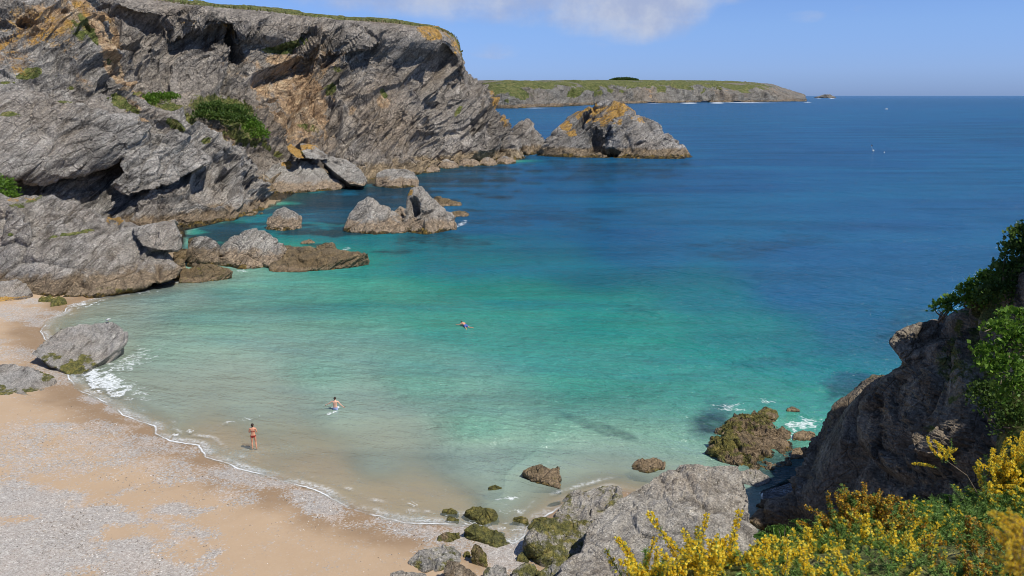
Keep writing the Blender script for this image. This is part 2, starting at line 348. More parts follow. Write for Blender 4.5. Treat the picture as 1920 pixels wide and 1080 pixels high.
def inside(p, poly):
    r = np.zeros(len(p), bool); q = np.roll(poly, -1, 0)
    for a, b in zip(poly, q):
        c = (a[1] > p[:, 1]) != (b[1] > p[:, 1])
        with np.errstate(divide='ignore', invalid='ignore'): xx = (b[0] - a[0]) * (p[:, 1] - a[1]) / (b[1] - a[1]) + a[0]
        r ^= c & (p[:, 0] < xx)
    return r
soundings = [(1100, 520, 9.5), (1300, 560, 8.5), (900, 460, 10.5), (1000, 400, 22), (1200, 430, 22), (1500, 480, 22), (1700, 440, 28), (800, 480, 9), (1100, 600, 5.2), (1400, 620, 6.5), (1600, 620, 14), (1000, 560, 5.2), (1250, 740, 4.2), (300, 750, .5), (420, 830, .12), (560, 880, .14), (700, 940, .12), (480, 760, .6), (200, 650, .6), (180, 580, .4), (850, 960, .16), (350, 560, 1.1), (477, 844, .15), (950, 950, .6), (1100, 880, 1.7), (1200, 800, 3.),
             (600, 700, 1.5), (900, 800, 1.9), (628, 765, .95), (870, 610, 3.3), (400, 600, 1.6), (300, 650, 1.1), (700, 560, 2.9), (1100, 700, 3.1), (1400, 700, 5.2), (1300, 850, 3.0), (1000, 900, 1.2),
             (550, 545, 2.6), (450, 540, 2.0), (900, 500, 8.), (1200, 600, 5.), (1500, 650, 7.2), (1200, 480, 15), (900, 420, 17), (1000, 450, 13), (700, 480, 7.5), (1500, 550, 16), (1750, 520, 18), (1600, 700, 12),
             (1900, 400, 24), (1300, 350, 27), (1000, 340, 24), (700, 380, 13), (1100, 250, 27), (1500, 300, 30), (1900, 250, 36), (980, 220, 18), (1300, 210, 24), (400, 420, 9),
             (600, 440, 8), (500, 300, 12), (1700, 190, 34), (1200, 184, 30), (1450, 820, 5.), (500, 800, .45), (620, 900, .14), (780, 950, .15), (540, 840, .3), (800, 700, 2.1), (1150, 850, 2.3), (200, 600, .9), (1000, 600, 4.), (700, 860, .55), (900, 860, .9)]
snd = np.array(soundings); SX = snd[:, 0] / 400; SY = np.log(snd[:, 1] - 175)
def water_depth(p, sd_beach, sd_cliff):
    V = np.column_stack([p, np.zeros(len(p))]); px, py = proj(V)
    a = np.clip(px, -500, 2500) / 400; b = np.log(np.clip(py - 175, 2, 1500)); num = 0; den = 0
    for sx_, sy_, d in zip(SX, SY, snd[:, 2]):
        wt = 1 / ((a - sx_) ** 2 + (2.4 * (b - sy_)) ** 2 + .01) ** 1.7; num = num + wt * np.log(d); den = den + wt
    tab = np.exp(num / den)
    m = sd_beach * .2 + np.maximum(sd_beach - 22, 0) * .25
    t = np.minimum(tab, m + .02)
    return np.minimum(t, sd_cliff * 1.3 + 1.2)
def shore_fields(p):
    sdb = segdist(p, beach_line); sdc = np.minimum(segdist(p, cliff_line), segdist(p, right_line)); ins = inside(p, land); return sdb, sdc, ins
def land_z(p, sdb, sdc):
    k = np.clip((p[:, 1] - 82) / 4, 0, 1); k = np.maximum(k, np.clip((p[:, 0] - 9.5) / .8, 0, 1) * (p[:, 1] > 26))
    return np.minimum(np.minimum(sdb, sdc + .5) * .075, 2.6) * (1 - k) - 1.6 * k
def ground_z(p):
    p = np.atleast_2d(p).astype(float); sdb, sdc, ins = shore_fields(p); dep = water_depth(p, sdb, sdc)
    zl = land_z(p, sdb, sdc)
    return np.where(ins, zl, -dep)
def G(px, py):
    z = 0.
    for _ in range(4): q = Z(px, py, z); z = float(ground_z(q[:2])[0])
    q = Z(px, py, max(z, -5.)); return q

ys = np.concatenate([np.geomspace(12, 150, 640), np.geomspace(150, 45000, 190)[1:]])
ts = np.linspace(-1, 1, 900); ts = np.sign(ts) * (abs(ts) * .85 + abs(ts) ** 3 * .75)
X = ys[:, None] * ts[None, :] ; Yg = np.repeat(ys[:, None], len(ts), 1)
gp = np.column_stack([X.ravel(), Yg.ravel()])
sdb, sdc, ins = shore_fields(gp)
depth = water_depth(gp, sdb, sdc)
g3 = np.column_stack([gp, np.zeros(len(gp))])
# beach relief: cusps and hummocks of sand
zl = land_z(gp, sdb, sdc) + .05 * fbm(g3 / 3.3, 3) * np.clip(sdb / 2, 0, 1)
near = gp[:, 1] < 170
zz = np.where(ins, zl, -depth * (1 + .12 * np.where(near, perlin(g3 / 4.), 0)))
sd = np.where(ins, 1, -1) * np.minimum(sdb, 60)
gv = np.column_stack([gp, zz])
peb = blobs(g3, [(110, 1050, 290, 120, 0, 1.35), (60, 980, 160, 50, 0, 1.2), (30, 960, 210, 60), (200, 830, 300, 36, -4, .68), (300, 880, 300, 40, -16, .62), (500, 905, 190, 40, -20, .9), (60, 880, 200, 60, 0, .6), (230, 760, 90, 26, -20, .8),
                 (560, 925, 90, 30, -20, .95), (30, 590, 120, 22, 0, .75), (20, 668, 110, 26, 0, .6), (110, 700, 80, 40, 0, .7), (960, 1040, 130, 60, 0, .95), (790, 1000, 130, 30, -6, .8), (860, 1010, 120, 60, 0, .8), (520, 830, 60, 20, 0, .3)], .5, .35)
M_SAND, n = mat('sand')
geo = n.n('ShaderNodeNewGeometry'); pos = geo.outputs['Position']; sdn = n.attr('sd'); pb = n.attr('pebble')
s1 = n.noise(pos, .7, 6, .65); s2 = n.noise(pos, 9., 5, .7)
dry = n.mix(s1, (.40, .285, .18), (.49, .365, .245)); dry = n.mix(n.math('MULTIPLY', s2, .4), dry, (.32, .215, .125))
wetf = n.step(n.math('ADD', sdn, n.math('MULTIPLY', n.math('SUBTRACT', n.noise(pos, .35, 4), .5), 3.5)), .8, 4.2, 1., 0.)
wet = n.mix(s1, (.225, .145, .078), (.28, .19, .108))
sand = n.mix(n.math('MULTIPLY', n.math('MULTIPLY', wetf, n.step(sdn, -.8, .1, .12, 1.)), .85), dry, wet)
vcol = n.voro(pos, 11., out=1); sv = n.n('ShaderNodeSeparateColor'); n.set(sv.inputs[0], vcol); v1 = n.voro(pos, 11., out=0)
stone = n.ramp(sv.outputs[0], [(.0, (.17, .155, .14)), (.12, (.28, .255, .23)), (.45, (.37, .335, .30)), (.85, (.45, .42, .38)), (1., (.66, .63, .58))])
vcol2 = n.voro(pos, 25., out=1); sv2 = n.n('ShaderNodeSeparateColor'); n.set(sv2.inputs[0], vcol2)
stone2 = n.ramp(sv2.outputs[0], [(.0, (.20, .18, .16)), (.3, (.33, .30, .265)), (.8, (.43, .40, .36)), (1., (.60, .57, .52))])
stone = n.mix(.5, stone, stone2)
pn = n.noise(pos, .9, 6, .72)
pf = n.math('ADD', n.math('MULTIPLY', pb, 1.0), n.math('MULTIPLY', n.math('SUBTRACT', pn, .5), 1.3))
pm = n.step(n.math('ADD', pf, n.math('MULTIPLY', n.math('SUBTRACT', sv.outputs[1], .5), .9)), .22, .78)
stonec = n.mix(n.math('MULTIPLY', n.step(n.noise(pos, .5, 5, .7), .42, .62), n.step(pb, .95, .6, .1, .42)), stone, (.50, .36, .25))
c = n.mix(pm, sand, stonec)
spk = n.math('MULTIPLY', n.step(sv.outputs[2], .955, .97), n.math('MULTIPLY', n.step(v1, .035, .02), .9))
c = n.mix(spk, c, (.78, .74, .68))
spk2 = n.math('MULTIPLY', n.step(sv.outputs[2], .03, .018), n.step(v1, .04, .025)); c = n.mix(spk2, c, (.07, .05, .035))
# submerged sand: ripple marks, weed and dark patches, one a painted rock shadow
wd = n.attr('weed'); wn = n.noise(pos, .9, 6, .7)
c = n.mix(n.math('MULTIPLY', n.step(n.math('ADD', wd, n.math('MULTIPLY', n.math('SUBTRACT', wn, .5), 1.2)), .45, .8), .9), c, (.03, .035, .022))
hb = n.math('ADD', n.math('MULTIPLY', n.math('MULTIPLY', n.step(v1, .5, .0), pm), .9), n.math('MULTIPLY', s2, .5))
finish(n, bsdf(n, c, n.step(wetf, .2, .9, .9, .5), n.bump(hb, .55, .06), .25))
weed = blobs(g3, [(1345, 800, 45, 34, 25), (1440, 850, 130, 70, 0), (985, 890, 36, 14), (1215, 872, 44, 20), (1380, 885, 60, 20), (1035, 942, 30, 12), (930, 912, 24, 8), (780, 440, 190, 22), (600, 515, 90, 10), (390, 525, 50, 14)], .5, .4)  # patch left of the lone shallows rock paints its shadow onto the sand
seabed = structure(mesh_np('sand', gv, gridfaces(len(ts), len(ys)), M_SAND, attrs={'sd': sd, 'pebble': peb, 'weed': weed}, smooth=True))

# ------------------------------------------------------------------ sea
px, py = proj(g3)
reef = blobs(g3, [(620, 385, 260, 60, 0, 1.1), (430, 440, 110, 40, 0, 1.1), (780, 330, 260, 50, 0, 1.), (700, 350, 200, 40, 0, 1.1), (1130, 320, 200, 30, 0, .55), (800, 450, 110, 24, 0, .55), (1330, 800, 60, 40, 20, .8), (1190, 585, 60, 14, 0, .28), (1420, 460, 160, 24, 6, .42), (1040, 405, 190, 26, 0, .42),
                 (1560, 745, 90, 36, 30, .75), (1120, 800, 100, 10, -18, .45), (1450, 680, 110, 16, 0, .38), (1720, 600, 150, 30, 10, .4), (1230, 680, 70, 12, 0, .28), (1480, 860, 90, 60, 0, .8), (1650, 640, 120, 26, 20, .4), (1020, 395, 100, 16, 0, .3)], .6, .12)
foam = blobs(g3, [(196, 715, 62, 30, -28, 1.), (240, 680, 70, 22, 25, .62), (250, 730, 70, 18, -30, .5), (1370, 762, 34, 10, 0, .72), (1440, 752, 22, 6, 0, .62), (1500, 795, 46, 14, 10, .85), (1490, 815, 30, 14, 0, .7), (150, 570, 40, 9, 8, .8),
                  (270, 548, 30, 4, 8, .62), (865, 420, 14, 5, 30, .8), (455, 508, 18, 4, 0, .7), (648, 468, 14, 5, 20, .7), (950, 935, 24, 5, 8, .7), (900, 985, 70, 10, -10, .62), (965, 1010, 24, 26, 0, .6), (960, 960, 40, 14, 0, .45), (628, 764, 16, 4, 8, .95), (618, 776, 22, 3, 20, .75),
                  (770, 950, 26, 22, 0, .42), (440, 790, 60, 5, 12, .5), (360, 808, 50, 4, 14, .8), (872, 612, 10, 2, 0, .6)], .6, 1.6)
ff = blobs(g3, [(1292, 193.4, 20, 1.6, 0, 1.3), (1345, 192.9, 16, 1.3, 0, 1.3), (1225, 194.4, 40, 1.2, 0, 1.), (1105, 198.6, 60, 1.3, 0, .95), (1000, 202.8, 50, 1.5, 0, .95), (1400, 192.4, 60, 1., 0, .95), (1515, 190.8, 13, 1.6, 0, 1.4), (1560, 184.3, 8, .9, 0, 1.3), (1535, 184.4, 8, .8)], .8, .002)
foam = np.maximum(foam, ff)
sheet = blobs(g3, [(400, 830, 120, 30, -10)], .5, .2)
M_SEA, n = mat('sea_water')
geo = n.n('ShaderNodeNewGeometry'); pos = geo.outputs['Position']; dp = n.attr('depth'); rf = n.attr('reef'); fo = n.attr('foam'); sdn = n.attr('sd')
var = n.noise(pos, .05, 5, .6); streak = n.noise(n.scalev(pos, (.012, .05, 1)), 1., 6, .62, .4)
dpv = n.math('MULTIPLY', dp, n.math('ADD', .72, n.math('MULTIPLY', var, .56)))
lg = n.math('DIVIDE', n.math('LOGARITHM', n.math('ADD', dpv, 1.), 2.718), 3.7)      # 0..1 for 0..40 m
def dpos(d): return math.log(d + 1) / 3.7
sea = n.ramp(lg, [(0., (.42, .43, .34)), (dpos(.8), (.33, .42, .33)), (dpos(1.6), (.20, .385, .285)), (dpos(3), (.065, .31, .22)), (dpos(5), (.02, .23, .18)), (dpos(8), (.011, .155, .17)), (dpos(14), (.009, .096, .190)), (dpos(26), (.009, .076, .184)), (1., (.008, .068, .150))])
sea = n.mix(n.math('MULTIPLY', n.step(n.math('ADD', rf, n.math('MULTIPLY', n.math('ADD', n.math('MULTIPLY', n.math('SUBTRACT', n.noise(pos, .16, 5, .65), .5), .6), n.math('MULTIPLY', n.math('SUBTRACT', n.noise(pos, .7, 5, .7), .5), 1.1)), 1.)), .0, 1.), .88), sea, (.012, .032, .045))
sea = n.mix(n.math('MULTIPLY', n.step(streak, .42, .70), .42), sea, (.012, .14, .25))
sea = n.mix(n.math('MULTIPLY', n.step(n.noise(n.scalev(pos, (.02, .09, 1)), 1., 5, .6, .5), .46, .68), .5), sea, n.mix(.5, sea, (.0, .01, .02)))
# waves, smaller ones carried on larger ones
pd = n.n('ShaderNodeMapping'); pd.inputs['Rotation'].default_value = (0, 0, math.radians(24)); n.set(pd.inputs[0], pos)
wv1 = n.noise(n.scalev(pd.outputs[0], (.55, 1.3, 1)), 1.1, 4, .62, .25)
wv2 = n.noise(n.scalev(pd.outputs[0], (.6, 1.2, 1)), .22, 3, .5, .3)
wv3 = n.noise(n.scalev(pd.outputs[0], (.8, 1.1, 1)), 4.5, 3, .6)
amp = n.step(dp, .0, 2., .22, 1.)
hh = n.math('MULTIPLY', n.math('ADD', n.math('ADD', n.math('MULTIPLY', wv1, .38), n.math('ADD', n.math('MULTIPLY', wv2, .8), n.math('MULTIPLY', n.noise(n.scalev(pd.outputs[0], (.5, 1.3, 1)), .055, 3, .5, .3), 1.6))), n.math('MULTIPLY', wv3, .05)), amp)
nb = n.bump(hh, 1., 1.9)
# light-dark dapple of the ripples in the water body itself is left to the waves
tr = n.n('ShaderNodeBsdfTransparent'); n.set(tr.inputs[0], n.ramp(lg, [(0., (.97, .98, .96)), (dpos(.5), (.80, .90, .85)), (dpos(1.5), (.55, .80, .72)), (dpos(4), (.2, .55, .5)), (1., (.0, .1, .1))]))
df = n.n('ShaderNodeBsdfDiffuse'); n.set(df.inputs[0], sea); n.set(df.inputs['Normal'], n.bump(hh, 1., 1.3))
body = n.n('ShaderNodeMixShader'); n.set(body.inputs[0], n.ramp(lg, [(0., (.04,) * 3), (dpos(.2), (.22,) * 3), (dpos(.5), (.58,) * 3), (dpos(1.), (.80,) * 3), (dpos(2.5), (.94,) * 3), (dpos(7), (1.,) * 3)]))
n.set(body.inputs[1], tr.outputs[0]); n.set(body.inputs[2], df.outputs[0])
gl = n.n('ShaderNodeBsdfGlossy'); gl.inputs['Roughness'].default_value = .12; n.set(gl.inputs['Normal'], nb); n.set(gl.inputs[0], (.92, .95, 1.))
fr = n.n('ShaderNodeFresnel'); fr.inputs[0].default_value = 1.33; n.set(fr.inputs['Normal'], nb)
ws = n.n('ShaderNodeMixShader'); n.set(ws.inputs[0], n.math('MINIMUM', n.math('MULTIPLY', fr.outputs[0], .85), .42)); n.set(ws.inputs[1], body.outputs[0]); n.set(ws.inputs[2], gl.outputs[0])
# foam: a thin broken line along the water's edge and patches by the rocks
ed = n.math('ADD', sdn, n.math('MULTIPLY', n.math('SUBTRACT', n.noise(pos, .45, 4, .6), .5), .7))
lace = n.step(n.noise(pos, 5., 6, .75), .36, .62)
line = n.math('MULTIPLY', n.math('MAXIMUM', n.step(n.math('ABSOLUTE', n.math('ADD', ed, .10)), .0, .10, 1., 0.), n.math('MULTIPLY', n.step(n.math('ABSOLUTE', n.math('ADD', ed, .42)), .0, .45, .6, 0.), lace)), n.step(n.noise(pos, .33, 5, .6), .38, .60, .05, .9))
line2 = n.math('MULTIPLY', n.step(n.math('ABSOLUTE', n.math('ADD', ed, 1.3)), .0, .3, .5, 0.), n.math('MULTIPLY', lace, n.step(n.noise(pos, .5, 5, .6), .48, .66)))
web = n.step(n.voro(n.scalev(pd.outputs[0], (1, 1.6, 1)), 2.2, 'DISTANCE_TO_EDGE'), .16, .02)
fth = n.math('ADD', fo, n.math('MULTIPLY', n.math('SUBTRACT', n.noise(n.scalev(pd.outputs[0], (.7, 1.5, 1)), 2.2, 6, .72), .5), 2.0))
patch = n.math('MULTIPLY', n.step(n.math('ADD', fth, n.math('MULTIPLY', web, .35)), .62, 1.25), n.math('ADD', .45, n.math('MULTIPLY', lace, .55)))
patch = n.math('MULTIPLY', patch, n.step(fo, .05, .3))
fm = n.math('MAXIMUM', n.math('MAXIMUM', line, line2), patch, clamp=True)
fd = n.n('ShaderNodeBsdfDiffuse'); fd.inputs[0].default_value = (.82, .85, .86, 1)
fs = n.n('ShaderNodeMixShader'); n.set(fs.inputs[0], n.math('MULTIPLY', fm, .9)); n.set(fs.inputs[1], ws.outputs[0]); n.set(fs.inputs[2], fd.outputs[0])
finish(n, fs.outputs[0])
# the sea sheet stops a little way up the beach (inside the land it is under the sand)
fq = gridfaces(len(ts), len(ys)); keep = ~(np.take(ins & (np.minimum(sdb, sdc) > 3.5) & (gp[:, 1] < 170), fq).all(1)); fq = fq[keep]
used = np.zeros(len(g3), bool); used[fq.ravel()] = True; remap = np.cumsum(used) - 1
structure(mesh_np('water', g3[used], remap[fq], M_SEA, attrs={'depth': np.where(ins, 0, depth)[used], 'reef': reef[used], 'foam': foam[used], 'sd': sd[used]}, smooth=True))

# ------------------------------------------------------------------ rock builders
def hull_mesh(hulls, voxel):
    bm = bmesh.new()
    for pts in hulls:
        vs = [bm.verts.new(Vector(p)) for p in pts]
        r = bmesh.ops.convex_hull(bm, input=vs, use_existing_faces=False)
        junk = [v for v in r['geom_interior'] + r['geom_unused'] if isinstance(v, bmesh.types.BMVert) and v.is_valid and not v.link_faces]
        for v in junk:
            if v.is_valid: bm.verts.remove(v)
    me = bpy.data.meshes.new('tmp'); bm.to_mesh(me); bm.free(); o = bpy.data.objects.new('tmp', me); COL.objects.link(o)
    md = o.modifiers.new('r', 'REMESH'); md.mode = 'VOXEL'; md.voxel_size = voxel; md.use_smooth_shade = False
    dg = bpy.context.evaluated_depsgraph_get(); ev = o.evaluated_get(dg); em = ev.to_mesh()
    V = np.empty(len(em.vertices) * 3, np.float32); em.vertices.foreach_get('co', V); V = V.reshape(-1, 3).astype(float)
    em.calc_loop_triangles(); T = np.empty(len(em.loop_triangles) * 3, np.int32); em.loop_triangles.foreach_get('vertices', T); T = T.reshape(-1, 3)
    ev.to_mesh_clear(); bpy.data.objects.remove(o); bpy.data.meshes.remove(me)
    return V, T
def smooth_verts(V, T, it):
    for _ in range(it):
        A = np.zeros_like(V); c = np.zeros(len(V))
        for a, b in ((0, 1), (1, 2), (2, 0)):
            np.add.at(A, T[:, a], V[T[:, b]]); np.add.at(A, T[:, b], V[T[:, a]]); np.add.at(c, T[:, a], 1); np.add.at(c, T[:, b], 1)
        V = .5 * V + .5 * A / np.maximum(c, 1)[:, None]
    return V
def rock_from(name, hulls, voxel, material, levels, fr=FRB, seed=0., smooth=3, fine=0., lichen=None, algae=None, grass=None, earth=None, parent=None, warp=.35, freq=.5, an=AN, dents=None):
    V, T = hull_mesh(hulls, voxel); V = smooth_verts(V, T, smooth); N_ = vnormals(V, T); N_ = smooth_verts(N_, T, 2); V = dent(V, N_, dents)
    V = V + N_ * rockdisp(V, levels, fr, warp, fine, seed, an)[:, None]
    at = {}
    for k, b in (('lichen', lichen), ('algae', algae), ('grass', grass), ('earth', earth)):
        if b is not None: at[k] = blobs(V, b, .5, freq) if isinstance(b, list) else np.full(len(V), float(b))
    return mesh_np(name, V, T, material, parent, at)
def Gs(px, py):
    q = Z(px, py, 0.); return G(px, py) if ground_z(q[:2])[0] > .02 else q
def hull(front, D, tops, z0=None, sink=.8):
    """front: base line seen in the photo; D: metres it goes back; tops: (px,py,metres behind the front)"""
    B = [(Gs(*p) if z0 is None else Z(*p, z0)) for p in front]; Y0 = sum(b[1] for b in B) / len(B); out = []
    for b in B:
        out.append(b - (0, 0, max(sink, -float(ground_z(b[:2])[0]) + .3))); out.append(b + (0, 0, .05))
    c = sum(B) / len(B)
    for b in B:
        q = c + (b - c) * (.82, .82, 1); a = q * (1 + D / q[1]); a[2] = b[2] - sink; out.append(a)
    for t in tops: out.append(P(t[0], t[1], Y0 + t[2]))
    return out
ROCKS = []
def rock(label, hulls, voxel, material, lv, cat='rock', name='rock', group=None, **kw):
    hs = [hull(*h) if isinstance(h, tuple) else h for h in hulls]
    o = rock_from(name, hs, voxel, material, lv, **kw)
    return tag(o, label, cat, group)

# ------------------------------------------------------------------ the big cliff on the far left (walls A and B) as terrain
def cliff_grid(name, rows, nu, nv, material, levels, fr, flip=False, warp=.35, seed=0., fine=0., paint=None, extra=None, freq=.08, damp=None, an=AN, turf=None, dents=None):
    Gd = surf(rows, nu, nv); N_ = gnormals(Gd)
    if flip: N_ = -N_
    sg = 1. if (N_.reshape(-1, 3) * ((0, 0, HC) - Gd.reshape(-1, 3))).sum() > 0 else -1.
    V = dent(Gd.reshape(-1, 3), sg * N_.reshape(-1, 3), dents); d = rockdisp(V, levels, fr, warp, fine, seed, an)
    if damp is not None: d = d * damp(V)
    V = V + N_.reshape(-1, 3) * d[:, None]
    at = {k: blobs(V, b, .5, freq) for k, b in (paint or {}).items()}
    if turf is not None:
        px, py = proj(V); lx, ly = zip(*turf); at['grass'] = np.maximum(at['grass'], 1.1 * np.clip((np.interp(px, lx, ly) + 0 - py + 3 * perlin(V / 3.)) / 3, 0, 1) * (px < lx[-1] + 5))
    Fq = gridfaces(nu, nv)
    if flip: Fq = Fq[:, ::-1]
    return structure(mesh_np(name, V, Fq, material, attrs=at))
# columns: px of the column and, from the water up, (py, Y)
A = [[(-260, 420, 150), (-260, 260, 175), (-260, 130, 190), (-250, 20, 205), (-240, -90, 215), (-200, -130, 330)],
     [(-100, 420, 150), (-100, 260, 175), (-100, 130, 190), (-90, 20, 205), (-80, -60, 215), (-60, -80, 330)],
     [(60, 410, 150), (70, 250, 172), (80, 130, 188), (90, 20, 200), (100, -30, 212), (110, -45, 330)],
     [(200, 400, 152), (200, 250, 172), (200, 130, 188), (200, 30, 200), (205, -12, 212), (215, -22, 330)],
     [(310, 400, 155), (300, 240, 175), (290, 150, 196), (295, 70, 206), (300, 2, 214), (300, -10, 330)],
     [(400, 395, 158), (380, 250, 175), (375, 150, 200), (385, 80, 210), (400, 14, 218), (400, 2, 340)],
     [(470, 380, 165), (450, 255, 185), (450, 160, 208), (470, 90, 216), (480, 20, 224), (480, 10, 350)],
     [(540, 365, 175), (530, 270, 196), (530, 180, 214), (545, 100, 224), (560, 30, 232), (560, 18, 360)],
     [(620, 355, 184), (615, 280, 208), (620, 190, 222), (625, 110, 230), (640, 38, 240), (640, 24, 370)],
     [(700, 345, 192), (695, 280, 216), (700, 195, 226), (705, 120, 236), (720, 42, 246), (720, 30, 380)],
     [(760, 332, 208), (755, 270, 228), (755, 195, 236), (760, 120, 246), (780, 50, 254), (775, 36, 390)],
     [(815, 320, 230), (808, 262, 240), (805, 190, 246), (812, 120, 254), (828, 58, 262), (815, 48, 400)],
     [(870, 312, 246), (858, 260, 252), (850, 190, 256), (848, 125, 262), (852, 72, 268), (840, 60, 400)],
     [(925, 309, 255), (912, 262, 259), (898, 215, 264), (878, 170, 270), (862, 100, 280), (848, 80, 400)],
     [(972, 306, 262), (955, 262, 268), (930, 215, 274), (893, 168, 282), (866, 118, 292), (850, 100, 400)],
     [(978, 292, 290), (955, 255, 295), (928, 215, 300), (890, 172, 304), (862, 125, 310), (845, 110, 400)],
     [(940, 280, 330), (920, 250, 335), (900, 215, 335), (870, 180, 335), (850, 140, 340), (830, 120, 400)]]
rows = np.zeros((6, len(A), 3))
for c, col in enumerate(A):
    for r, (a, b, Y) in enumerate(col): rows[r, c] = P(a, (col[4][1] - 3.5 if r == 5 and c < 14 else b), Y)
rows[0, :, 2] -= 3
paintA = {'earth': [(215, 120, 14, 70, 36, 1.3), (560, 200, 90, 90, 0, .85), (600, 120, 60, 60, 0, .6), (190, 90, 40, 110, 30, 1.), (230, 160, 30, 60, 40, 1.), (450, 120, 60, 30, 0, .5), (520, 110, 40, 14, 0, .8), (660, 210, 20, 40, 0, .7), (420, 250, 60, 50, 0, .7), (150, 40, 80, 30, 0, .8), (400, 60, 60, 60, 0, .3), (720, 190, 22, 20, 0, .7), (780, 130, 90, 50, 0, .38), (620, 62, 140, 22, 0, .36), (590, 250, 60, 40, 0, .5)],
          'grass': [(545, 84, 70, 11, 18, 1.1), (520, 94, 44, 10, 0, 1.), (350, 225, 50, 12, -30, .9), (500, 275, 40, 14, -40, .8), (620, 165, 16, 22, -35, .9), (630, 130, 20, 10, 0, .6), (720, 175, 10, 22, 30, .55), (855, 215, 9, 26, -30, .85), (420, 210, 75, 36, -15, .95), (470, 250, 40, 40, 0, .8), (240, 185, 40, 22, 0, .8), (300, 200, 70, 20, -20, .7), (580, 240, 36, 14, -20, .5),
                    (430, 260, 40, 26, 0, .5), (700, 20, 400, 22, -3, .0), (390, 265, 30, 30, -40, .6), (520, 290, 30, 14, -20, .6), (200, 120, 30, 60, 35, .5), (560, 285, 40, 8, 0, .5)],
          'lichen': [(820, 62, 40, 20, 0, .75), (850, 95, 16, 30, 0, .6), (425, 60, 36, 22, 0, .7), (930, 185, 16, 30, 25, .7), (725, 258, 16, 12, 0, .6), (380, 40, 40, 14, 0, .5), (100, 40, 120, 50, 0, .5), (945, 220, 10, 22, 0, .7)]}
def top_damp(line, fade):
    lx, ly = zip(*line)
    def f(V):
        px, py = proj(V); return .14 + .86 * np.clip((py - np.interp(px, lx, ly)) / fade, 0, 1)
    return f
cliffA = cliff_grid('cliff', rows, 1300, 520, M_CLIFF, [(20, 5.6), (8.5, 2.5), (3.6, 1.15), (1.9, .36)], frame(38, 4, 10), flip=True, seed=1.3, fine=.12, dents=[(438, 88, 17, 30, 8, 0), (905, 222, 34, 15, 6, 42), (948, 262, 12, 30, 6, 0), (925, 232, 10, 18, 5, 0), (578, 60, 22, 7, 3, 10), (690, 60, 16, 5, 3, -40), (555, 110, 32, 4, 2.5, 14), (640, 300, 8, 34, 4, 25), (380, 100, 24, 6, 2.5, 0), (235, 105, 20, 9, 3, 20), (500, 190, 30, 4, 2, 20), (1010, 240, 8, 20, 3, 0)], paint=paintA, freq=.07, damp=top_damp([(c_[4][0], c_[4][1]) for c_ in A[:15]], 34), turf=[(c_[4][0], c_[4][1]) for c_ in A[:14]])

# nearer slabs and the rocky shoulder in the upper left
B = [[(-330, 470, 100), (-330, 380, 104), (-330, 300, 110), (-330, 200, 118), (-320, 80, 128), (-310, -60, 140), (-330, -60, 190)],
     [(-150, 460, 106), (-150, 370, 110), (-150, 290, 116), (-150, 190, 124), (-150, 70, 136), (-140, -60, 148), (-160, -60, 200)],
     [(0, 455, 112), (0, 370, 116), (0, 290, 120), (0, 190, 130), (0, 90, 140), (10, -50, 152), (-10, -50, 200)],
     [(80, 450, 114), (80, 370, 122), (80, 295, 128), (80, 200, 133), (90, 100, 144), (110, -30, 155), (90, -20, 190)],
     [(160, 445, 116), (160, 375, 125), (160, 310, 131), (150, 210, 136), (150, 120, 146), (165, 20, 156), (140, 40, 185)],
     [(230, 440, 119), (230, 382, 128), (225, 315, 134), (215, 240, 137), (210, 185, 145), (205, 120, 152), (190, 150, 180)],
     [(300, 436, 122), (295, 380, 128), (290, 325, 134), (280, 275, 139), (270, 225, 145), (262, 190, 150), (240, 220, 175)],
     [(350, 431, 125), (350, 385, 130), (345, 340, 136), (340, 295, 141), (335, 255, 146), (330, 225, 150), (300, 260, 172)],
     [(400, 424, 129), (400, 390, 133), (400, 350, 138), (398, 310, 143), (395, 280, 147), (390, 255, 151), (370, 290, 170)],
     [(445, 414, 134), (447, 388, 138), (448, 360, 142), (450, 332, 146), (448, 308, 149), (440, 288, 152), (420, 320, 168)],
     [(488, 403, 140), (487, 385, 144), (485, 366, 147), (483, 350, 149), (478, 336, 151), (470, 325, 153), (450, 340, 166)],
     [(505, 394, 146), (503, 384, 149), (501, 372, 152), (498, 362, 154), (490, 352, 156), (482, 344, 158), (460, 350, 168)]]
rows = np.zeros((7, len(B), 3))
for c, col in enumerate(B):
    for r, (a, b, Y) in enumerate(col): rows[r, c] = P(a, b, Y)
rows[0, :, 2] -= 2.5
paintB = {'earth': [(190, 80, 22, 110, 32, 1.2), (232, 140, 12, 60, 42, 1.3), (90, 30, 110, 50, 0, .75), (215, 130, 22, 60, 40, .9), (150, 140, 20, 50, 40, .5), (250, 200, 40, 20, -30, .6), (30, 100, 60, 40, 0, .5)],
          'grass': [(65, 135, 45, 14, 18, .8), (105, 142, 16, 12, 0, .8), (15, 215, 22, 7, 0, .8), (225, 190, 24, 14, -30, 1.), (250, 205, 30, 10, -30, .9), (175, 70, 10, 70, 32, .8), (330, 235, 30, 10, -30, .8), (150, 60, 26, 60, 35, .55), (390, 262, 24, 14, 30, .7), (10, 155, 30, 6, 0, .7), (200, 100, 20, 60, 30, .4), (130, 165, 14, 8, 0, .7)],
          'lichen': [(60, 40, 110, 60, 0, .62), (130, 90, 60, 40, 0, .45), (0, 120, 60, 40, 0, .4)]}
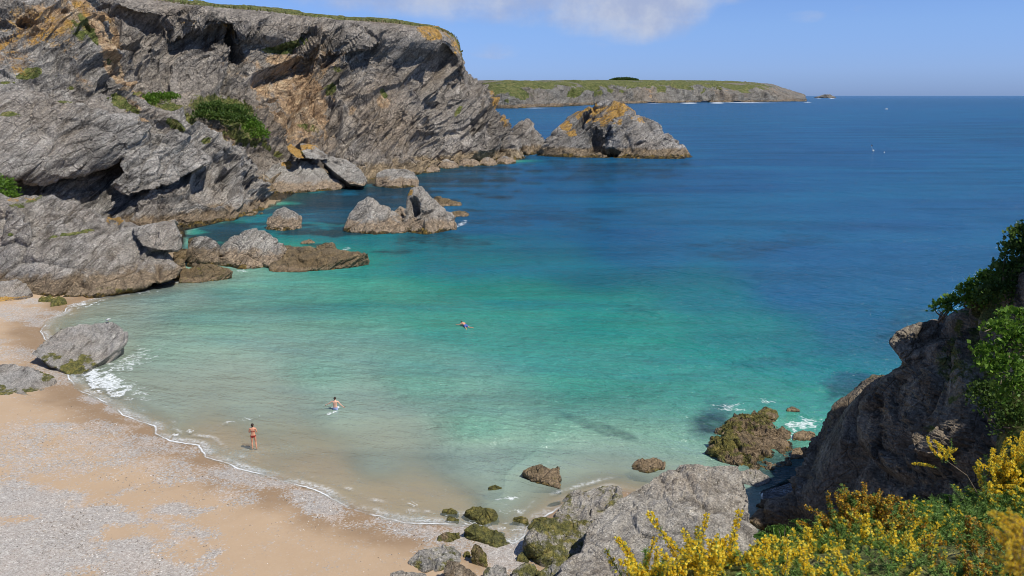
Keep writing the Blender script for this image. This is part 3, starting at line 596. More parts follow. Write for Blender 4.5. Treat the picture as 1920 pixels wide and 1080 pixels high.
cliffB = cliff_grid('cliff', rows, 820, 480, M_MID, [(13, 3.4), (5, 1.4), (2.0, .55), (.95, .22)], FRB, flip=True, seed=4.1, fine=.07, dents=[(425, 325, 30, 12, 3, 20), (468, 345, 18, 8, 2.5, 20), (370, 315, 24, 4, 1.8, 38), (165, 60, 12, 5, 2.5, -50), (230, 100, 24, 8, 2.5, 10), (50, 45, 20, 8, 2.5, 0), (120, 25, 14, 8, 2, 0), (40, 225, 60, 5, 2, 8), (455, 415, 10, 4, 1, 0)], paint=paintB, freq=.12, warp=.3)


# ------------------------------------------------------------------ leaning slabs that stand proud of the cliff, with deep undercuts (part of the terrain)
def terrain_rock(name, hulls, voxel, material, lv, **kw):
    return structure(rock_from(name, hulls, voxel, material, lv, **kw))
def PB(*pts): return [P(*p) for p in pts]
terrain_rock('cliff', [PB((-60, 190, 124), (60, 178, 126), (110, 186, 127), (170, 205, 129), (235, 216, 131), (283, 228, 132), (262, 262, 129), (212, 306, 127), (140, 335, 122.5), (80, 352, 118.5), (20, 330, 114), (-60, 318, 110),
                       (-60, 190, 140), (110, 186, 142), (283, 228, 142), (230, 270, 141), (150, 300, 138), (60, 300, 134), (-60, 290, 132)),
                      PB((200, 345, 121), (245, 285, 129), (283, 243, 134), (330, 248, 136), (395, 290, 137), (404, 305, 136), (340, 340, 130), (262, 352, 126), (232, 372, 122), (250, 345, 138), (330, 300, 144), (395, 300, 144), (283, 260, 145)),
                      ], .32, M_MID, [(9, 1.6), (3.6, .7), (1.4, .28), (.6, .1)], seed=2.2, smooth=3, fine=.06, earth=[(270, 225, 20, 6), (180, 200, 60, 6, 0, .4)], grass=[(15, 215, 22, 7, 0, .8), (120, 190, 30, 5, 0, .6)])
# ------------------------------------------------------------------ near outcrop on the left
rock('long grey slate outcrop sloping down to the top left of the beach', [
    PB((58, 556, 80), (120, 560, 79.5), (185, 556, 80), (250, 540, 82), (335, 522, 84.5), (345, 500, 86), (300, 455, 90), (255, 420, 92), (215, 402, 93), (130, 385, 93), (60, 362, 92), (20, 372, 90), (15, 420, 86), (60, 480, 82),
       (345, 520, 92), (250, 450, 100), (120, 400, 102), (20, 380, 100), (58, 556, 96), (200, 556, 96)),
    PB((-60, 560, 80), (60, 560, 80), (75, 500, 82), (55, 420, 84), (20, 372, 90), (-20, 350, 92), (-60, 350, 92), (-60, 400, 102), (60, 400, 102), (60, 540, 100))],
    .17, M_NEAR, [(7, 1.3), (2.8, .55), (1.1, .22), (.5, .08)], cat='rock outcrop', name='rock_outcrop', seed=5., fine=.05,
    lichen=[(215, 410, 26, 12, 10, .95), (30, 372, 30, 8, 0, .6)], grass=[(140, 438, 40, 6, 10, .8), (25, 385, 30, 10, 0, .6), (60, 375, 40, 5, 20, .6), (20, 440, 8, 5), (250, 412, 10, 5)], algae=[(230, 545, 80, 10, -8, .5), (120, 560, 60, 8, 0, .4)])
rock('squat layered block with flat pale top at the right shoulder of the grey outcrop', [
    PB((250, 428, 89), (300, 418, 90), (328, 412, 91), (338, 440, 89), (335, 470, 87), (300, 470, 86), (262, 460, 86), (250, 430, 95), (328, 414, 97), (338, 450, 97), (262, 470, 96))], .14, M_NEAR, [(3, .5), (1.2, .25), (.5, .1)], seed=6., name='boulder', cat='boulder', fine=.04, lichen=[(320, 415, 16, 5, 0, .5)])
rock('smooth grey rock with ochre foot wedged in the corner below the outcrop', [([(-50, 564), (0, 566), (35, 562), (60, 552)], 5, [(-50, 535, 2), (0, 528, 2), (30, 524, 2.5), (50, 532, 2.2), (62, 548, 1)])], .1, M_BOULD, [(1.8, .25), (.6, .08)], name='boulder', cat='boulder', seed=3., algae=0., lichen=[(30, 560, 60, 6, 0, .9)])
rock('low green weedy rock, left one of two at the foot of the outcrop', [([(72, 566), (98, 567)], 1.6, [(76, 554, .6), (95, 553, .7), (101, 558, .6)])], .07, M_BOULD, [(1., .15), (.4, .06)], seed=8., algae=.8)
rock('low olive rock with broken edges, right one of two at the foot of the outcrop', [([(94, 576), (126, 570)], 1.8, [(98, 560, .8), (112, 553, 1), (125, 562, .9)])], .07, M_BOULD, [(1., .2), (.4, .07)], seed=9., algae=.75)

GW = 'rocks at the foot of the left cliffs'
def wr(label, hulls, voxel, m=M_SKERRY, seed=0., **kw):
    a = kw.pop('a', 2.6)
    return rock(label, hulls, voxel, m, kw.pop('lv', [(a, a * .17), (a * .4, a * .07), (a * .17, a * .028)]), seed=seed, fine=kw.pop('fine', a * .012), **kw)
wr('leaning grey slate fin behind the big pale boulder in the inlet', [([(350, 500), (405, 505)], 4, [(362, 443, 2), (385, 440, 2.4), (412, 452, 2), (352, 470, 1), (408, 470, 1)])], .12, M_NEAR, 11., group=GW)
wr('big pale fractured boulder between the flat brown reef and the slate fin', [([(410, 497), (450, 505), (505, 503), (535, 490)], 5.5, [(425, 450, 2.2), (452, 432, 3), (478, 428, 3.2), (498, 432, 3.2), (520, 448, 2.5), (536, 468, 1.5), (408, 470, 1.5)])], .12, M_SKERRY, 12., a=3, group=GW)
wr('flat dark wedge of rock with a weedy right end in front of the outcrop', [([(336, 531), (380, 530), (436, 521)], 4, [(338, 506, 1.6), (372, 492, 2.6), (405, 495, 2.6), (437, 508, 1.2)])], .1, M_WEED, 13., algae=.35, a=2, group=GW)
wr('jumble of brown weedy blocks filling the gap behind the dark wedge', [([(300, 512), (345, 505)], 3, [(310, 490, 1), (335, 482, 1.6), (350, 490, 1)]), ([(318, 495), (360, 492)], 3, [(325, 470, 1), (350, 462, 1.5), (362, 475, 1)]), ([(350, 480), (375, 478)], 2.5, [(352, 445, 1), (368, 440, 1), (375, 455, 1)])], .12, M_WEED, 14., algae=.3, a=2.)
wr('long low brown reef reaching out to the right of the pale boulder', [([(508, 510), (560, 511), (600, 506), (640, 500), (690, 486)], 5, [(520, 458, 6), (545, 458, 5), (590, 470, 4), (600, 486, 1), (648, 478, 2), (692, 474, 1.), (505, 490, 1)]), ([(590, 478), (630, 478)], 3, [(592, 458, 2), (610, 451, 2), (628, 458, 2)])], .13, M_WEED, 15., a=2.4, algae=.2, group=GW)
wr('tiny dark reef just breaking the water behind the brown reef', [([(562, 458), (592, 456)], 2.5, [(566, 452, 1), (580, 448, 1), (590, 452, 1)])], .12, M_WEED, 16., a=1.2)
wr('pale pyramid shaped rock standing alone in the dark inlet', [([(494, 431), (530, 434), (566, 428)], 5, [(520, 390, 3), (532, 385, 3.2), (548, 392, 3), (566, 405, 2.2), (500, 410, 2.)])], .14, M_SKERRY, 17., a=3.2, group=GW)
wr('left one of the twin sea rocks, blunt pyramid with sloping layers', [([(645, 434), (700, 440), (765, 436), (775, 430)], 8, [(655, 400, 3), (672, 378, 4), (690, 367, 4.5), (705, 375, 4.6), (722, 392, 4.6), (765, 412, 3), (648, 420, 2)])], .16, M_SKERRY, 18., a=3.6, name='sea_rock', cat='sea rock')
wr('right one of the twin sea rocks, taller with a yellow lichen tip', [([(745, 434), (800, 440), (856, 430)], 9, [(770, 378, 4.), (765, 365, 4.6), (772, 352, 5), (790, 347, 5.4), (805, 365, 5), (820, 382, 5), (845, 402, 3.6), (858, 420, 2)]), ([(735, 412), (765, 418)], 5, [(738, 395, 5), (750, 385, 5), (768, 392, 5)])], .16, M_SKERRY, 19., a=3.6, name='sea_rock', cat='sea rock', lichen=[(768, 360, 10, 8, 0, 1.)], dents=[(772, 388, 13, 20, 3., 0), (752, 402, 10, 6, 1.5, 0), (800, 398, 18, 3, 1, 20)])
wr('low reef with a round knob just behind the lichen tipped sea rock', [([(808, 388), (868, 386)], 6, [(812, 370, 3), (822, 368, 3), (830, 376, 3), (866, 379, 1.5)])], .2, M_WEED, 20., a=2.5)
wr('flat tawny reef close to the right of the twin sea rocks', [([(838, 407), (878, 406)], 5, [(845, 398, 2), (865, 394, 2), (880, 400, 1.5)])], .18, M_WEED, 21., a=2.)
wr('rounded pinkish boulder at the cliff foot with its feet in the water', [([(703, 350), (740, 354), (785, 350)], 9, [(706, 325, 4), (722, 317, 5), (760, 315, 5.5), (778, 325, 5), (788, 338, 3)])], .2, M_SKERRY, 22., a=4, name='boulder', cat='boulder')
wr('long ledge of slate with an orange crest at the mouth of the gully', [([(486, 360), (560, 362), (640, 356), (648, 350)], 12, [(490, 325, 6), (515, 305, 9), (545, 300, 10), (575, 300, 10), (605, 318, 8), (645, 345, 3)])], .22, M_SKERRY, 23., a=4.5, lichen=[(535, 306, 16, 9, -30, 1.)])
wr('tilted grey block with dark undercut to the right of the orange crested ledge', [PB((600, 300, 186), (622, 292, 188), (650, 300, 186), (676, 318, 182), (690, 340, 178), (684, 350, 176), (655, 345, 177), (625, 322, 180), (600, 300, 196), (650, 302, 198), (690, 340, 192), (640, 352, 192))], .22, M_SKERRY, 24., a=4, lichen=[(590, 290, 14, 4, 0, .6)])
wr('thin slate blade topped with orange lichen, left one of a pair', [PB((536, 275, 186), (546, 270, 188), (566, 285, 186), (572, 298, 182), (556, 296, 180), (540, 285, 184), (550, 276, 194), (572, 298, 190))], .2, M_SKERRY, 25., a=3, lichen=1.)
wr('broad slate blade topped with orange lichen, right one of a pair', [PB((560, 268, 190), (575, 269, 190), (600, 282, 188), (618, 298, 185), (600, 300, 182), (572, 297, 180), (562, 280, 186), (590, 272, 200), (618, 298, 196))], .2, M_SKERRY, 26., a=3, lichen=[(585, 272, 30, 9, 15, 1.)])
for i, (x, y, wd, h) in enumerate([(655, 350, 26, 22), (690, 330, 24, 30), (800, 322, 26, 14), (840, 314, 22, 16), (880, 310, 24, 14), (915, 309, 18, 16), (948, 306, 20, 14), (745, 318, 26, 20), (470, 402, 22, 10), (640, 330, 22, 18)]):
    lab = ['tan tide-washed block beside the undercut grey block', 'grey lump just left of the pinkish boulder', 'tan block at the waterline right of the pinkish boulder', 'waterline rock at the middle of the headland foot', 'flat tan rock left of the dark cleft at the headland foot', 'low rock under the headland point', 'outermost tan rock at the tip of the headland', 'grey rock leaning on the cliff behind the pinkish boulder', 'brown shelf at the foot of the big slab', 'grey rock perched behind the tan block'][i]
    wr(lab, [([(x - wd, y + 1), (x, y + 3), (x + wd, y)], 8, [(x - wd * .8, y - h * .6, 3), (x - wd * .2, y - h, 4), (x + wd * .5, y - h * .8, 4), (x + wd, y - h * .3, 2)])], .26, M_SKERRY, 30. + i, a=3.4, group=GW)

# ------------------------------------------------------------------ sea stacks off the point
rock('large sea stack with orange lichen on its crown off the headland', [
    ([(1000, 292), (1060, 295), (1150, 297), (1230, 298), (1300, 296)], 22, [(1025, 268, 8), (1035, 244, 11), (1062, 220, 14), (1085, 206, 15), (1130, 202, 16), (1150, 190, 16), (1165, 190, 16), (1188, 208, 15), (1210, 232, 13), (1232, 255, 10), (1248, 252, 9), (1272, 262, 8), (1298, 286, 4)]),
    ([(1080, 294), (1120, 294)], 14, [(1060, 218, 10), (1100, 210, 11), (1120, 240, 8), (1096, 268, 4)]),
    ([(1130, 296), (1190, 297), (1210, 297)], 12, [(1150, 215, 10), (1180, 214, 9), (1200, 245, 6), (1215, 265, 5), (1150, 250, 4)]),
    ([(1215, 298), (1290, 298)], 12, [(1225, 268, 6), (1245, 250, 7), (1262, 258, 7), (1285, 280, 4)])],
    .33, M_STACK, [(13, 2.0), (5, 1.1), (2.1, .5), (1., .22)], fr=FRS, seed=2.6, fine=.12, name='sea_stack', cat='sea stack', freq=.16,
    lichen=[(1130, 215, 75, 22, -4, 1.), (1060, 235, 26, 14, -40, .85), (1158, 200, 20, 16, 0, 1.), (1165, 225, 18, 12, 0, .7)], grass=[(1145, 238, 18, 5, 0, .45)], dents=[(1095, 224, 9, 22, 5, -38), (1118, 262, 13, 26, 6, 0), (1145, 285, 18, 8, 4, 0), (1200, 268, 16, 4, 2.5, 20)])
rock('small dark stack in the gap between the headland and the large stack', [([(955, 288), (990, 292), (1025, 284)], 14, [(960, 245, 7), (975, 226, 9), (992, 222, 9), (1004, 238, 8), (1026, 265, 6)])], .3, M_STACK, [(8, 1.8), (3, .7), (1.2, .28)], fr=FRS, seed=7.1, fine=.1, name='sea_stack', cat='sea stack', freq=.16)

# ------------------------------------------------------------------ far headland and islet
Fh = [(820, 150, 168, 185, 198, 1500), (900, 152, 165, 188, 202, 1380), (950, 152, 172, 190, 203.5, 1330), (1000, 152, 166, 186, 201.5, 1420), (1050, 152, 165, 183, 200, 1500), (1100, 151, 164, 181, 197.5, 1650), (1150, 151, 163, 178, 195, 1850),
      (1200, 151, 163, 177, 193.6, 2000), (1250, 151, 161, 175, 192.8, 2150), (1300, 151, 160, 174, 192.2, 2250), (1350, 152, 160, 173, 191.6, 2350), (1400, 154, 162, 174, 191.2, 2450), (1425, 156, 166, 177, 190.9, 2500), (1448, 158.5, 168, 178, 190.6, 2560), (1466, 165, 173, 181, 190.4, 2600), (1485, 170.5, 177, 183, 190.1, 2650), (1506, 182, 184.5, 187, 189.9, 2700)]
rows = np.zeros((7, len(Fh) + 1, 3))
for c, (x, yt, y2, y3, yb, Yd) in enumerate(Fh):
    Yb = Z(x, yb)[1]; q = Yb / 1500
    rows[0, c] = Z(x, yb); rows[0, c, 2] = -6
    rows[1, c] = P(x, yb - 4, Yb + 8 * q); rows[2, c] = P(x, y3, Yb + 40 * q); rows[3, c] = P(x, y2 + 2, Yb + 85 * q); rows[4, c] = P(x, yt + 4, Yb + 200 * q); rows[5, c] = P(x, yt, Yb + 420 * q); rows[6, c] = P(x, yt + 3, Yb + 1300 * q)
rows[:, -1] = rows[:, -2] + (40, 900, -30)
paintF = {'grass': [(930, 172, 60, 18, 10, 1.2), (1000, 158, 160, 8, 0, 1.2), (1200, 157, 300, 7, 0, 1.1), (1100, 166, 60, 8, 20, .9), (1180, 164, 60, 7, 10, .85), (1280, 160, 40, 8, 0, .7), (1400, 163, 70, 6, 0, .9), (1340, 158, 80, 6, 0, .85), (1075, 172, 16, 12, 30, .9), (1165, 170, 20, 10, -20, .8), (1240, 166, 12, 12, 20, .8), (1320, 168, 10, 10, 0, .7), (1395, 168, 14, 9, 0, .7), (915, 180, 50, 14, 10, 1.1), (930, 165, 70, 20, 10, 1.), (960, 178, 40, 10, 0, .9), (1040, 155, 90, 6, 0, 1.), (1090, 166, 26, 9, 20, .95), (1170, 155, 140, 5, 0, 1.), (1160, 162, 30, 5, 0, .8), (1330, 154, 130, 4, 0, .8), (1410, 160, 40, 7, 0, .8), (1000, 156, 120, 6, 0, 1.), (1250, 158, 40, 5, 0, .7), (1200, 152, 400, 3.0, 0, 1.)],
          'earth': [(1095, 156, 12, 3, 0, 1.), (1260, 158, 14, 6, -40, .9), (1220, 165, 40, 12, 0, .5), (1450, 166, 30, 8, 0, .5), (1220, 182, 5, 3, 0, 1.), (1350, 170, 60, 10, 0, .45)]}
structure(cliff_grid('headland', rows, 900, 120, M_FAR, [(130, 24), (50, 12), (22, 5.)], frame(18, 0, 0), flip=True, seed=3.3, fine=.6, damp=top_damp([(f_[0], f_[1] + 4) for f_ in Fh], 26), paint=paintF, freq=.012))
rock('tiny rocky islet on the horizon off the far headland', [([(1530, 183.6), (1550, 183.9), (1572, 183.6)], 120, [(1537, 180.5, 40), (1546, 176.5, 60), (1556, 176.5, 60), (1566, 181, 40)])], 3.4, M_FAR, [(40, 8), (16, 3)], name='islet', cat='islet', seed=4., freq=.01, sink=0) if False else None
isY = Z(1550, 183.4)[1]
rock('tiny rocky islet on the horizon off the far headland', [[Z(1534, 183.4), Z(1553, 183.6), Z(1570, 183.4), Z(1534, 183.4) + (0, 160, 0), Z(1570, 183.4) + (0, 160, 0), P(1538, 180.2, isY + 60), P(1545, 177, isY + 80), P(1556, 176.6, isY + 80), P(1564, 180.6, isY + 60)]], 4., M_FAR, [(45, 9), (18, 3.5)], name='islet', cat='islet', seed=4., freq=.01)

# ------------------------------------------------------------------ boulders on the beach
def bank(o): return o
W_ = lambda P_, dz: np.array([P_[0], P_[1], dz])
b1 = [(55, 662, 58.5), (70, 645, 60.), (110, 616, 63), (150, 607, 64), (212, 604, 64), (239, 624, 62.6), (238, 640, 61), (205, 668, 58.9), (168, 684, 57.6), (110, 686, 57.4)]
rock('big flat-topped grey boulder at the water\'s edge, bright green weed on its lower side', [
    [P(*q) for q in b1] + [G(80, 676), G(105, 695), G(140, 709), G(168, 700), G(200, 688)] + [G(140, 700) + (0, 3, -.5), G(90, 680) + (0, 3, -.5), G(140, 706) - (0, 0, .6)]],
    .075, M_BOULD, [(3.4, .32), (1.3, .13), (.5, .05)], seed=1.1, fine=.025, name='boulder', cat='boulder', algae=[(120, 690, 60, 16, 12, 1.), (165, 680, 40, 12, -30, .6), (95, 672, 26, 10, 10, .6)], smooth=2, freq=.8)
rock('rounded mossy grey boulder at the left edge of the beach', [[P(*q) for q in ((-70, 700, 55.2), (-40, 684, 56.6), (20, 680, 57), (62, 687, 56.6), (98, 702, 55.8), (104, 712, 55.2), (80, 736, 54.2), (20, 715, 54.2), (-40, 715, 54.2))] + [G(-60, 738), G(0, 742), G(60, 742), G(104, 720), G(-60, 738) - (0, 0, .6), G(60, 742) - (0, 0, .6), G(100, 715) - (0, 0, .6)]],
     .075, M_BOULD, [(2.6, .26), (1., .1), (.45, .04)], seed=6.1, fine=.02, name='boulder', cat='boulder', algae=[(40, 730, 70, 16, 0, .62), (90, 705, 20, 20, 0, .8), (10, 735, 40, 8, 0, .6)], freq=.8)

def br(label, front, D, tops, m=M_BOULD, seed=0., vox=.05, a=1.3, algae=.6, extra=(), **kw):
    return rock(label, [(front, D, tops)] + list(extra), vox, m, [(a, a * .16), (a * .4, a * .06), (a * .17, a * .022)], seed=seed, fine=a * .012, name='boulder', cat='boulder', algae=algae, group='rocks scattered along the near shore', freq=.9, **kw)
br('pointed golden brown rock standing alone in the clear shallows', [(980, 893), (1000, 905), (1052, 918)], 1.6, [(979, 882, .6), (1000, 873, .9), (1010, 870, 1.1), (1025, 880, 1.1), (1050, 876, 1.1), (1054, 900, .5)], M_WEED, 41., algae=.25)
br('half drowned round rock close to the top of the pale boulder', [(1184, 880), (1215, 888), (1246, 880)], 1.5, [(1190, 868, .5), (1205, 857, .8), (1232, 853, .9), (1247, 866, .7)], M_WEED, 42., algae=.35)
br('tiny weedy rock just left of the golden brown rock', [(913, 920), (942, 918)], .7, [(915, 912, .2), (928, 907, .4), (942, 912, .3)], M_WEED, 43., algae=.9, a=.7)
br('small pale green rock at the foam line, left of the weedy pair', [(828, 962), (860, 966)], .8, [(830, 954, .3), (845, 951, .4), (860, 958, .3)], M_WEED, 44., algae=1., a=.7)
br('dark capped green weedy rock just above the large green wedge', [(870, 966), (905, 985), (934, 975)], 1.3, [(870, 956, .4), (885, 949, .6), (900, 948, .7), (925, 956, .7), (935, 966, .4)], M_WEED, 45., algae=.9, a=.9)
br('large wedge shaped green rock lying over to the right with a dark underside', [(880, 1000), (905, 1018), (930, 1027), (958, 1020)], 1.2, [(868, 992, .3), (880, 983, .7), (905, 984, 1.), (935, 996, .9), (962, 1018, .3)], M_BOULD, 46., algae=.9, a=1.)
br('low brown and green rock just left of the large green wedge', [(818, 1016), (845, 1018), (864, 1010)], .8, [(820, 1004, .3), (835, 997, .5), (862, 998, .5)], M_WEED, 47., algae=.7, a=.8)
br('broad cracked olive slab at the edge of the sand', [(764, 1058), (800, 1072), (850, 1066), (868, 1050)], 1.8, [(766, 1050, .3), (785, 1032, .8), (815, 1020, 1.3), (850, 1020, 1.5), (868, 1035, 1.)], M_BOULD, 48., algae=.45)
br('upright mottled green stone in the white pebbles', [(885, 1058), (914, 1066)], .9, [(883, 1030, .3), (890, 1018, .5), (905, 1022, .6), (914, 1040, .4)], M_WEED, 49., algae=.6, a=.7)
br('dark ragged rock leaning against the olive slab', [(836, 1098), (880, 1105)], 1.4, [(834, 1062, .4), (838, 1046, .6), (860, 1054, .8), (885, 1068, .8), (896, 1085, .5)], M_RIGHT, 50., algae=.0, a=.9)
br('flat grey rock cut by the bottom edge of the photo, furthest left', [(725, 1100), (800, 1110)], 1.4, [(730, 1074, .6), (760, 1069, .8), (800, 1074, .8)], M_BIG, 51., algae=.1, a=1.)
br('brown lump at the bottom edge right of the dark ragged rock', [(905, 1100), (955, 1105)], 1.4, [(906, 1072, .6), (915, 1062, .8), (940, 1066, .8), (955, 1080, .6)], M_BOULD, 52., algae=.4, a=.9)
br('rounded olive rock at the bottom edge beside the shingle inlet', [(958, 1085), (1000, 1095)], 1.4, [(960, 1066, .5), (985, 1054, .8), (1005, 1058, .8), (1012, 1074, .5)], M_BOULD, 53., algae=.7, a=.9)
br('big green weeded rock with a rounded nose beside the shingle inlet', [(986, 1042), (1015, 1062), (1060, 1070), (1110, 1062)], 2.6, [(988, 1010, .8), (1005, 990, 1.6), (1030, 975, 2.2), (1070, 968, 2.6), (1105, 975, 2.6), (1115, 1010, 2.)], M_BOULD, 54., algae=.62, a=2., vox=.06)
br('low green knob reaching into the water above the big weeded rock', [(988, 990), (1015, 1004), (1050, 990)], 1.6, [(990, 982, .5), (1005, 971, .8), (1030, 970, 1.1), (1052, 976, 1.)], M_WEED, 55., algae=.85, a=1.1)
br('tan slanting ledge joining the pale boulder to the water', [(1035, 985), (1075, 1000), (1140, 985), (1165, 965)], 3., [(1045, 950, 1.5), (1075, 925, 2.6), (1110, 912, 3.2), (1150, 908, 3.4), (1165, 925, 2.6)], M_BIG, 56., algae=.45, a=1.8, vox=.06, earth=[(1110, 930, 60, 14, 0, .4)])
tp = [(1090, 1040, 29.6), (1100, 985, 31.4), (1135, 948, 32.6), (1180, 918, 33.8), (1250, 884, 35), (1275, 867, 35.6), (1300, 873, 35.4), (1385, 869, 35.6), (1398, 890, 34.8), (1412, 930, 33.2), (1416, 990, 31.2), (1410, 1060, 29.4), (1390, 1120, 28), (1080, 1110, 27.8), (1250, 1130, 26.6)]
tpp = [P(*q) for q in tp]
rock('huge pale grey weathered boulder behind the gorse at the bottom of the cove', [tpp + [W_(q + (q - sum(tpp) / len(tpp)) * (.06, .06, 0), -1.) for q in tpp]], .075, M_BIG, [(4.6, .5), (1.7, .2), (.6, .10), (.28, .05)], fr=frame(25, 30, 10), seed=3.7, fine=.03, an=(1.3, 1.1, .8),
     name='boulder', cat='boulder', algae=[(1105, 1000, 14, 30, 0, .4)], earth=[(1340, 890, 50, 14, 0, .35), (1390, 940, 20, 30, 0, .3)], freq=.8)
rock('lower grey block split off the left foot of the huge pale boulder', [[P(*q) for q in ((1052, 1062, 28.6), (1075, 1040, 29.6), (1110, 1030, 30), (1150, 1040, 29.6), (1162, 1075, 28), (1150, 1120, 26.4), (1040, 1120, 26.4))] + [Z(1045, 1100, -1.), Z(1170, 1100, -1.), Z(1060, 1060, -1), Z(1150, 1060, -1.)]], .06, M_BIG, [(1.4, .24), (.6, .1), (.25, .035)], fr=frame(25, 30, 10), seed=3.9, fine=.02, name='boulder', cat='boulder', algae=.2)
br('small rounded rock wedged between the huge boulder and the dark gully', [(1385, 905), (1420, 915), (1442, 905)], 1.5, [(1382, 886, .5), (1400, 877, .8), (1425, 880, .9), (1442, 895, .6)], M_BIG, 57., algae=.3, a=.9)
br('dark wet rock in the shaded gully below the right cliff', [(1400, 990), (1440, 1000), (1460, 985)], 2., [(1408, 972, .8), (1425, 955, 1.2), (1440, 975, 1.)], M_RIGHT, 58., algae=.0, a=2.)
rock('broad mound of rock smothered in golden and green seaweed by the right cliff', [([(1334, 852), (1372, 876), (1420, 888), (1490, 870)], 6., [(1332, 842, .8), (1345, 812, 3.0), (1365, 788, 5.0), (1392, 768, 6.6), (1428, 774, 6.4), (1468, 798, 5.2), (1496, 826, 3.6), (1506, 850, 2.), (1415, 830, 2.4)])], .07, M_WEED, [(2.2, .5), (.9, .3), (.4, .16), (.2, .07)], an=(1.3, 1.1, .8), seed=60., fine=.04, name='weedy_rock', cat='weedy rock', algae=[(1370, 830, 50, 60, 0, .75), (1400, 790, 50, 20, 0, .7), (1440, 860, 40, 16, 0, .4)], freq=.9)
br('weed covered rock awash behind the seaweed mound', [(1420, 782), (1455, 790)], 1.4, [(1420, 770, .6), (1435, 762, .9), (1455, 768, .8), (1460, 780, .4)], M_WEED, 61., algae=.6, a=.9)
br('small dark rock in the foam nearest the tip of the right cliff', [(1474, 772), (1500, 773)], .9, [(1475, 765, .3), (1485, 762, .5), (1500, 767, .4)], M_WEED, 62., algae=.1, a=.6)
br('brown rock in the surge between the seaweed mound and the right cliff', [(1485, 826), (1530, 828)], 1.6, [(1488, 812, .6), (1505, 806, .9), (1528, 808, .8)], M_WEED, 63., algae=.2, a=.9)
br('low rust brown rock at the wet foot of the right cliff', [(1482, 862), (1515, 858)], 1.6, [(1485, 842, .6), (1500, 836, .9), (1515, 842, .7)], M_WEED, 64., algae=.1, a=.9)

for i_, (lab_, f_, D_, t_, m_, al_) in enumerate([
    ('small mossy cobble between the olive slab and the upright stone', [(868, 1046), (884, 1046)], .5, [(868, 1036, .2), (878, 1030, .3), (886, 1038, .3)], M_WEED, .6),
    ('flat yellowish rock right of the upright mottled stone', [(916, 1082), (950, 1080)], 1., [(916, 1066, .3), (930, 1058, .5), (950, 1064, .5)], M_BOULD, .4),
    ('brown rock at the very bottom below the dark ragged rock', [(800, 1110), (850, 1112)], 1., [(802, 1086, .4), (825, 1078, .6), (848, 1086, .5)], M_BIG, .2),
    ('small olive rock touching the left side of the big weeded rock', [(970, 1052), (992, 1058)], .8, [(972, 1040, .3), (982, 1034, .5), (994, 1042, .4)], M_BOULD, .7),
    ('green rock at the bottom edge in front of the big weeded rock', [(1005, 1098), (1055, 1100)], 1.6, [(1006, 1070, .6), (1030, 1056, 1.), (1056, 1064, 1.)], M_BOULD, .6),
    ('yellow-brown rock in the wash above the big weeded rock', [(960, 978), (990, 984)], .9, [(962, 970, .3), (975, 964, .4), (990, 970, .4)], M_WEED, .7),
    ('pale weedy stone in the foam right of the dark capped rock', [(838, 976), (858, 978)], .5, [(838, 970, .2), (848, 966, .3), (858, 971, .2)], M_WEED, .9),
    ('tan rock on the water side of the slanting ledge', [(1052, 962), (1085, 955)], 1.2, [(1054, 946, .5), (1068, 936, .9), (1088, 938, .9)], M_BIG, .6)]):
    br(lab_, f_, D_, t_, m_, 70. + i_, algae=al_, a=.8)

# ------------------------------------------------------------------ right cliff: a steep wall running towards the camera and on beyond the frame
zr = [-2., 1.5, 4.4, 6.6, 8.9, 11.1, 15.4, 20., 25., 27.]
ysil = [38.2, 37.9, 37.8, 36.6, 35., 34.4, 32.4, 31., 30., 29.]
rows = []
for z, Ys in zip(zr, ysil):
    x = 14 + z * .555 - .3 + (.6 if z < 0 else 0)
    if z > 26: x += 9
    rows.append([(x + 60, Ys + 34, z), (x + 14, Ys + 9, z), (x + 5, Ys + 3.2, z), (x + 1.3, Ys + .8, z), (x, Ys - 1., z), (x - .2, Ys - 5, z), (x + .2, Ys - 10, z), (x + .8, Ys - 16, z), (x + 2., Ys - 23, z), (x + 5, Ys - 33, z), (x + 8, Ys - 60, z)])
rows = np.array(rows, float)[:, ::-1]
cliffR = cliff_grid('cliff', rows, 820, 430, M_RIGHT, [(6, 1.5), (2.4, .7), (1., .36), (.45, .15)], frame(40, 60, 10), flip=True, seed=8.2, fine=.05, an=(1.4, 1.1, .8), paint={
    'earth': [(1655, 768, 26, 14, -10, .8), (1560, 830, 20, 8, 0, .2)], 'grass': [(1740, 805, 20, 10, 0, .6), (1640, 700, 40, 16, -40, .5), (1820, 700, 90, 120, 0, .55), (1850, 560, 90, 60, -40, .9), (1700, 780, 120, 40, 0, .25)]}, freq=.35)  # first earth blob paints a patch of sunlight into the rock colour
terrain_rock('cliff', [PB((1664, 642, 34.6), (1672, 628, 34.8), (1700, 610, 35), (1742, 598, 35), (1760, 600, 35), (1762, 660, 34), (1700, 690, 33.8), (1690, 668, 34), (1750, 640, 38), (1700, 660, 38), (1760, 610, 37.5), (1760, 690, 36))], .09, M_RIGHT, [(1.8, .3), (.7, .12), (.3, .04)], fr=frame(40, 60, 10), seed=9.)

